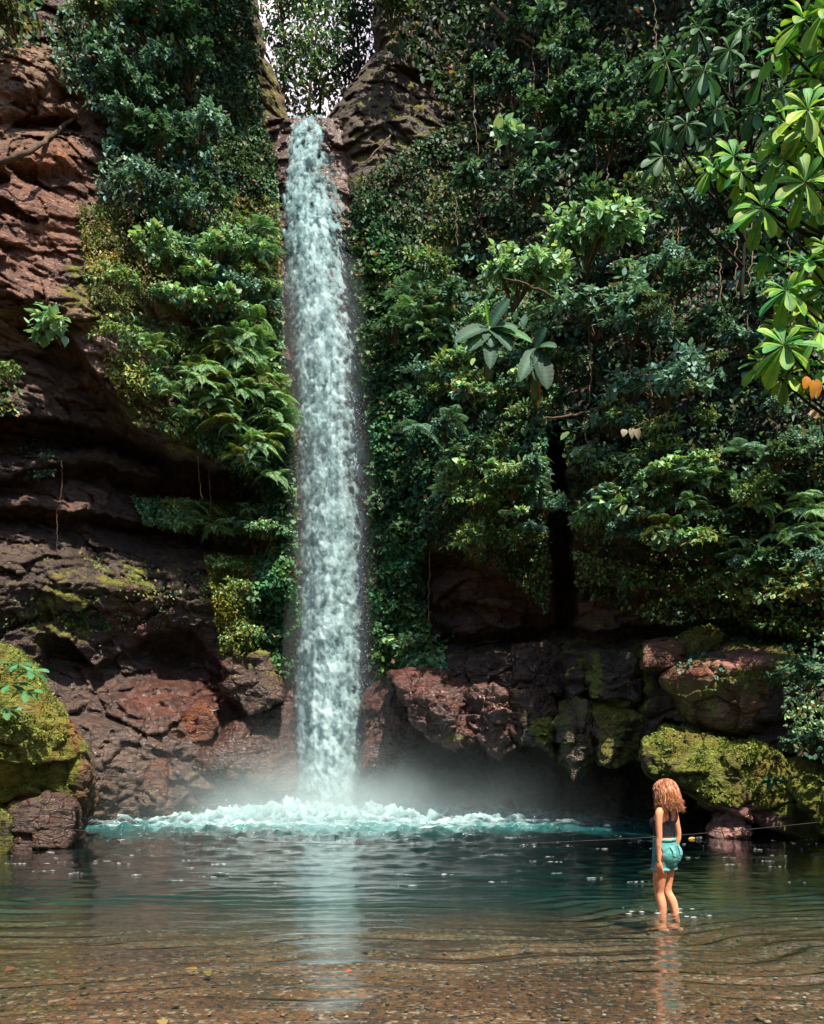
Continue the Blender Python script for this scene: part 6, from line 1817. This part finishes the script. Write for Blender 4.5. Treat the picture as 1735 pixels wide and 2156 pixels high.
        for zz, o in ((.684, .0), (.684, .007), (.698, .009), (.714, .007), (.718, .0)):
            for (x, y) in ring:
                d = np.array([x - c[0], y - c[1]]); d /= np.linalg.norm(d)
                V.append((x + d[0] * o, y + d[1] * o, zz + .002 * math.sin(8 * math.atan2(d[1], d[0]))))
        for i in range(4):
            for k in range(28): Q.append((i * 28 + k, i * 28 + (k + 1) % 28, (i + 1) * 28 + (k + 1) % 28, (i + 1) * 28 + k))
        obj('hem', np_mesh('hem', V, None, Q), DEN2, so_)
    def band(z0, z1, o):
        m = (sv[:, 2] > z0 - .02) & (sv[:, 2] < z1 + .02)
        c = sv[m].mean(0); ang = np.arctan2(sv[m][:, 1] - c[1], sv[m][:, 0] - c[0]); rad = np.hypot(sv[m][:, 0] - c[0], sv[m][:, 1] - c[1])
        V, Q = [], []
        for zz, oo in ((z0, 0), (z0, o), (z1, o), (z1, -.004)):
            for k in range(40):
                a = -math.pi + k * 2 * math.pi / 40
                dd = np.abs((ang - a + math.pi) % (2 * math.pi) - math.pi) < .2
                r_ = np.percentile(rad[dd], 85) if dd.any() else np.median(rad)
                V.append((c[0] + (r_ + oo) * math.cos(a), c[1] + (r_ + oo) * math.sin(a), zz))
        for i in range(3):
            for k in range(40): Q.append((i * 40 + k, i * 40 + (k + 1) % 40, (i + 1) * 40 + (k + 1) % 40, (i + 1) * 40 + k))
        return np_mesh('waistband', V, None, Q)
    obj('waistband', band(1.000, 1.036, .005), DEN2, so_)
    for s in (-1, 1):
        V, Q = [], []
        for i in range(7):
            for k in range(7):
                y = s * (.045 + .075 * k / 6); zz = .965 - .105 * i / 6 - (.018 * (1 - abs(k / 3 - 1)) if i == 6 else 0)
                near = (np.abs(sv[:, 1] - y) < .02) & (np.abs(sv[:, 2] - zz) < .02)
                x = sv[near][:, 0].min() if near.any() else -.12
                V.append((x - .004, y, zz))
        for i in range(6):
            for k in range(6): Q.append((i * 7 + k, i * 7 + k + 1, (i + 1) * 7 + k + 1, (i + 1) * 7 + k))
        obj('back_pocket', np_mesh('back_pocket', V, None, Q), DEN2, so_)
    # hair: shoulder length, blown back from the raised head
    rd = random.Random(5)
    locks = []
    sc_c = hp(-.008, 0, .020)
    for i in range(2600):
        a = rd.uniform(0, 6.283); e = rd.uniform(-.15, 1.55)
        d = Rm @ np.array([math.cos(a) * math.cos(e), math.sin(a) * math.cos(e), math.sin(e)])
        dl = Rm.T @ d
        if dl[0] > .55 and dl[2] < .62: continue                            # leave the face free
        root = sc_c + np.array([.098, .080, .096]) * d
        outw = np.array([d[0], d[1], 0]); nrm_ = np.linalg.norm(outw) + 1e-6; outw /= nrm_
        L = rd.uniform(.8, 1.1)
        back = np.array([-.8, .25, 0])
        wv = np.array([rd.uniform(-1, 1), rd.uniform(-1, 1), rd.uniform(-.6, .6)])
        p1 = root + d * .016 + back * .026 * L + outw * .011 + wv * .011
        p2 = p1 + outw * .016 + back * .028 * L + np.array([0, 0, -.080 * L]) - wv * .018
        zend = 1.405 + rd.uniform(-.055, .055)
        p3 = np.array([p2[0] * .93 - .020, p2[1] * .95 + .008, max(zend, p2[2] - .15)]) + wv * .026
        p4 = p3 + np.array([rd.uniform(-.050, .015), rd.uniform(-.025, .035), rd.uniform(-.045, .006)])
        w = rd.uniform(.0014, .0042)
        locks.append((curve_pts([root - d * .012, root + d * .006, p1, p2, p3, p4], 14), [w * .6, w] + [w * 1.05] * 6 + list(np.linspace(w, .0008, 6))))
    vv, tt, qq = tubes(locks, 4)
    per = 14 * 4 + 2
    tone = np.repeat(np.array([(.20, .062, .026), (.38, .13, .055), (.56, .24, .11), (.82, .48, .27)])[np.random.default_rng(2).choice(4, len(locks), p=[.25, .35, .27, .13])], per, 0)
    HAIRL = vcol_mat('hair_lock', .36, .5)
    ha = obj('hair', np_mesh('hair', vv, tt, qq, True, {'lcol': ('FLOAT_COLOR', tone)}), HAIRL, t)
    cap, cf = ico(4)
    cv = cap * np.array([.101, .083, .097]); cv = cv @ Rm.T + sc_c
    m = ((cap[:, 0] < .62) | (cap[:, 2] > .62)) & (cap[:, 2] > -.55)
    cf = cf[m[cf].all(1)]
    obj('scalp_hair', np_mesh('scalp_hair', cv, cf), HAIR, ha)
    # eyes
    for s in (-1, 1):
        b, f = ico(3)
        obj('eye', np_mesh('eye', b * .0095 + hp(.082, s * .030, .002), f), simple_mat('eye', (.6, .55, .5), .2), t)
person()
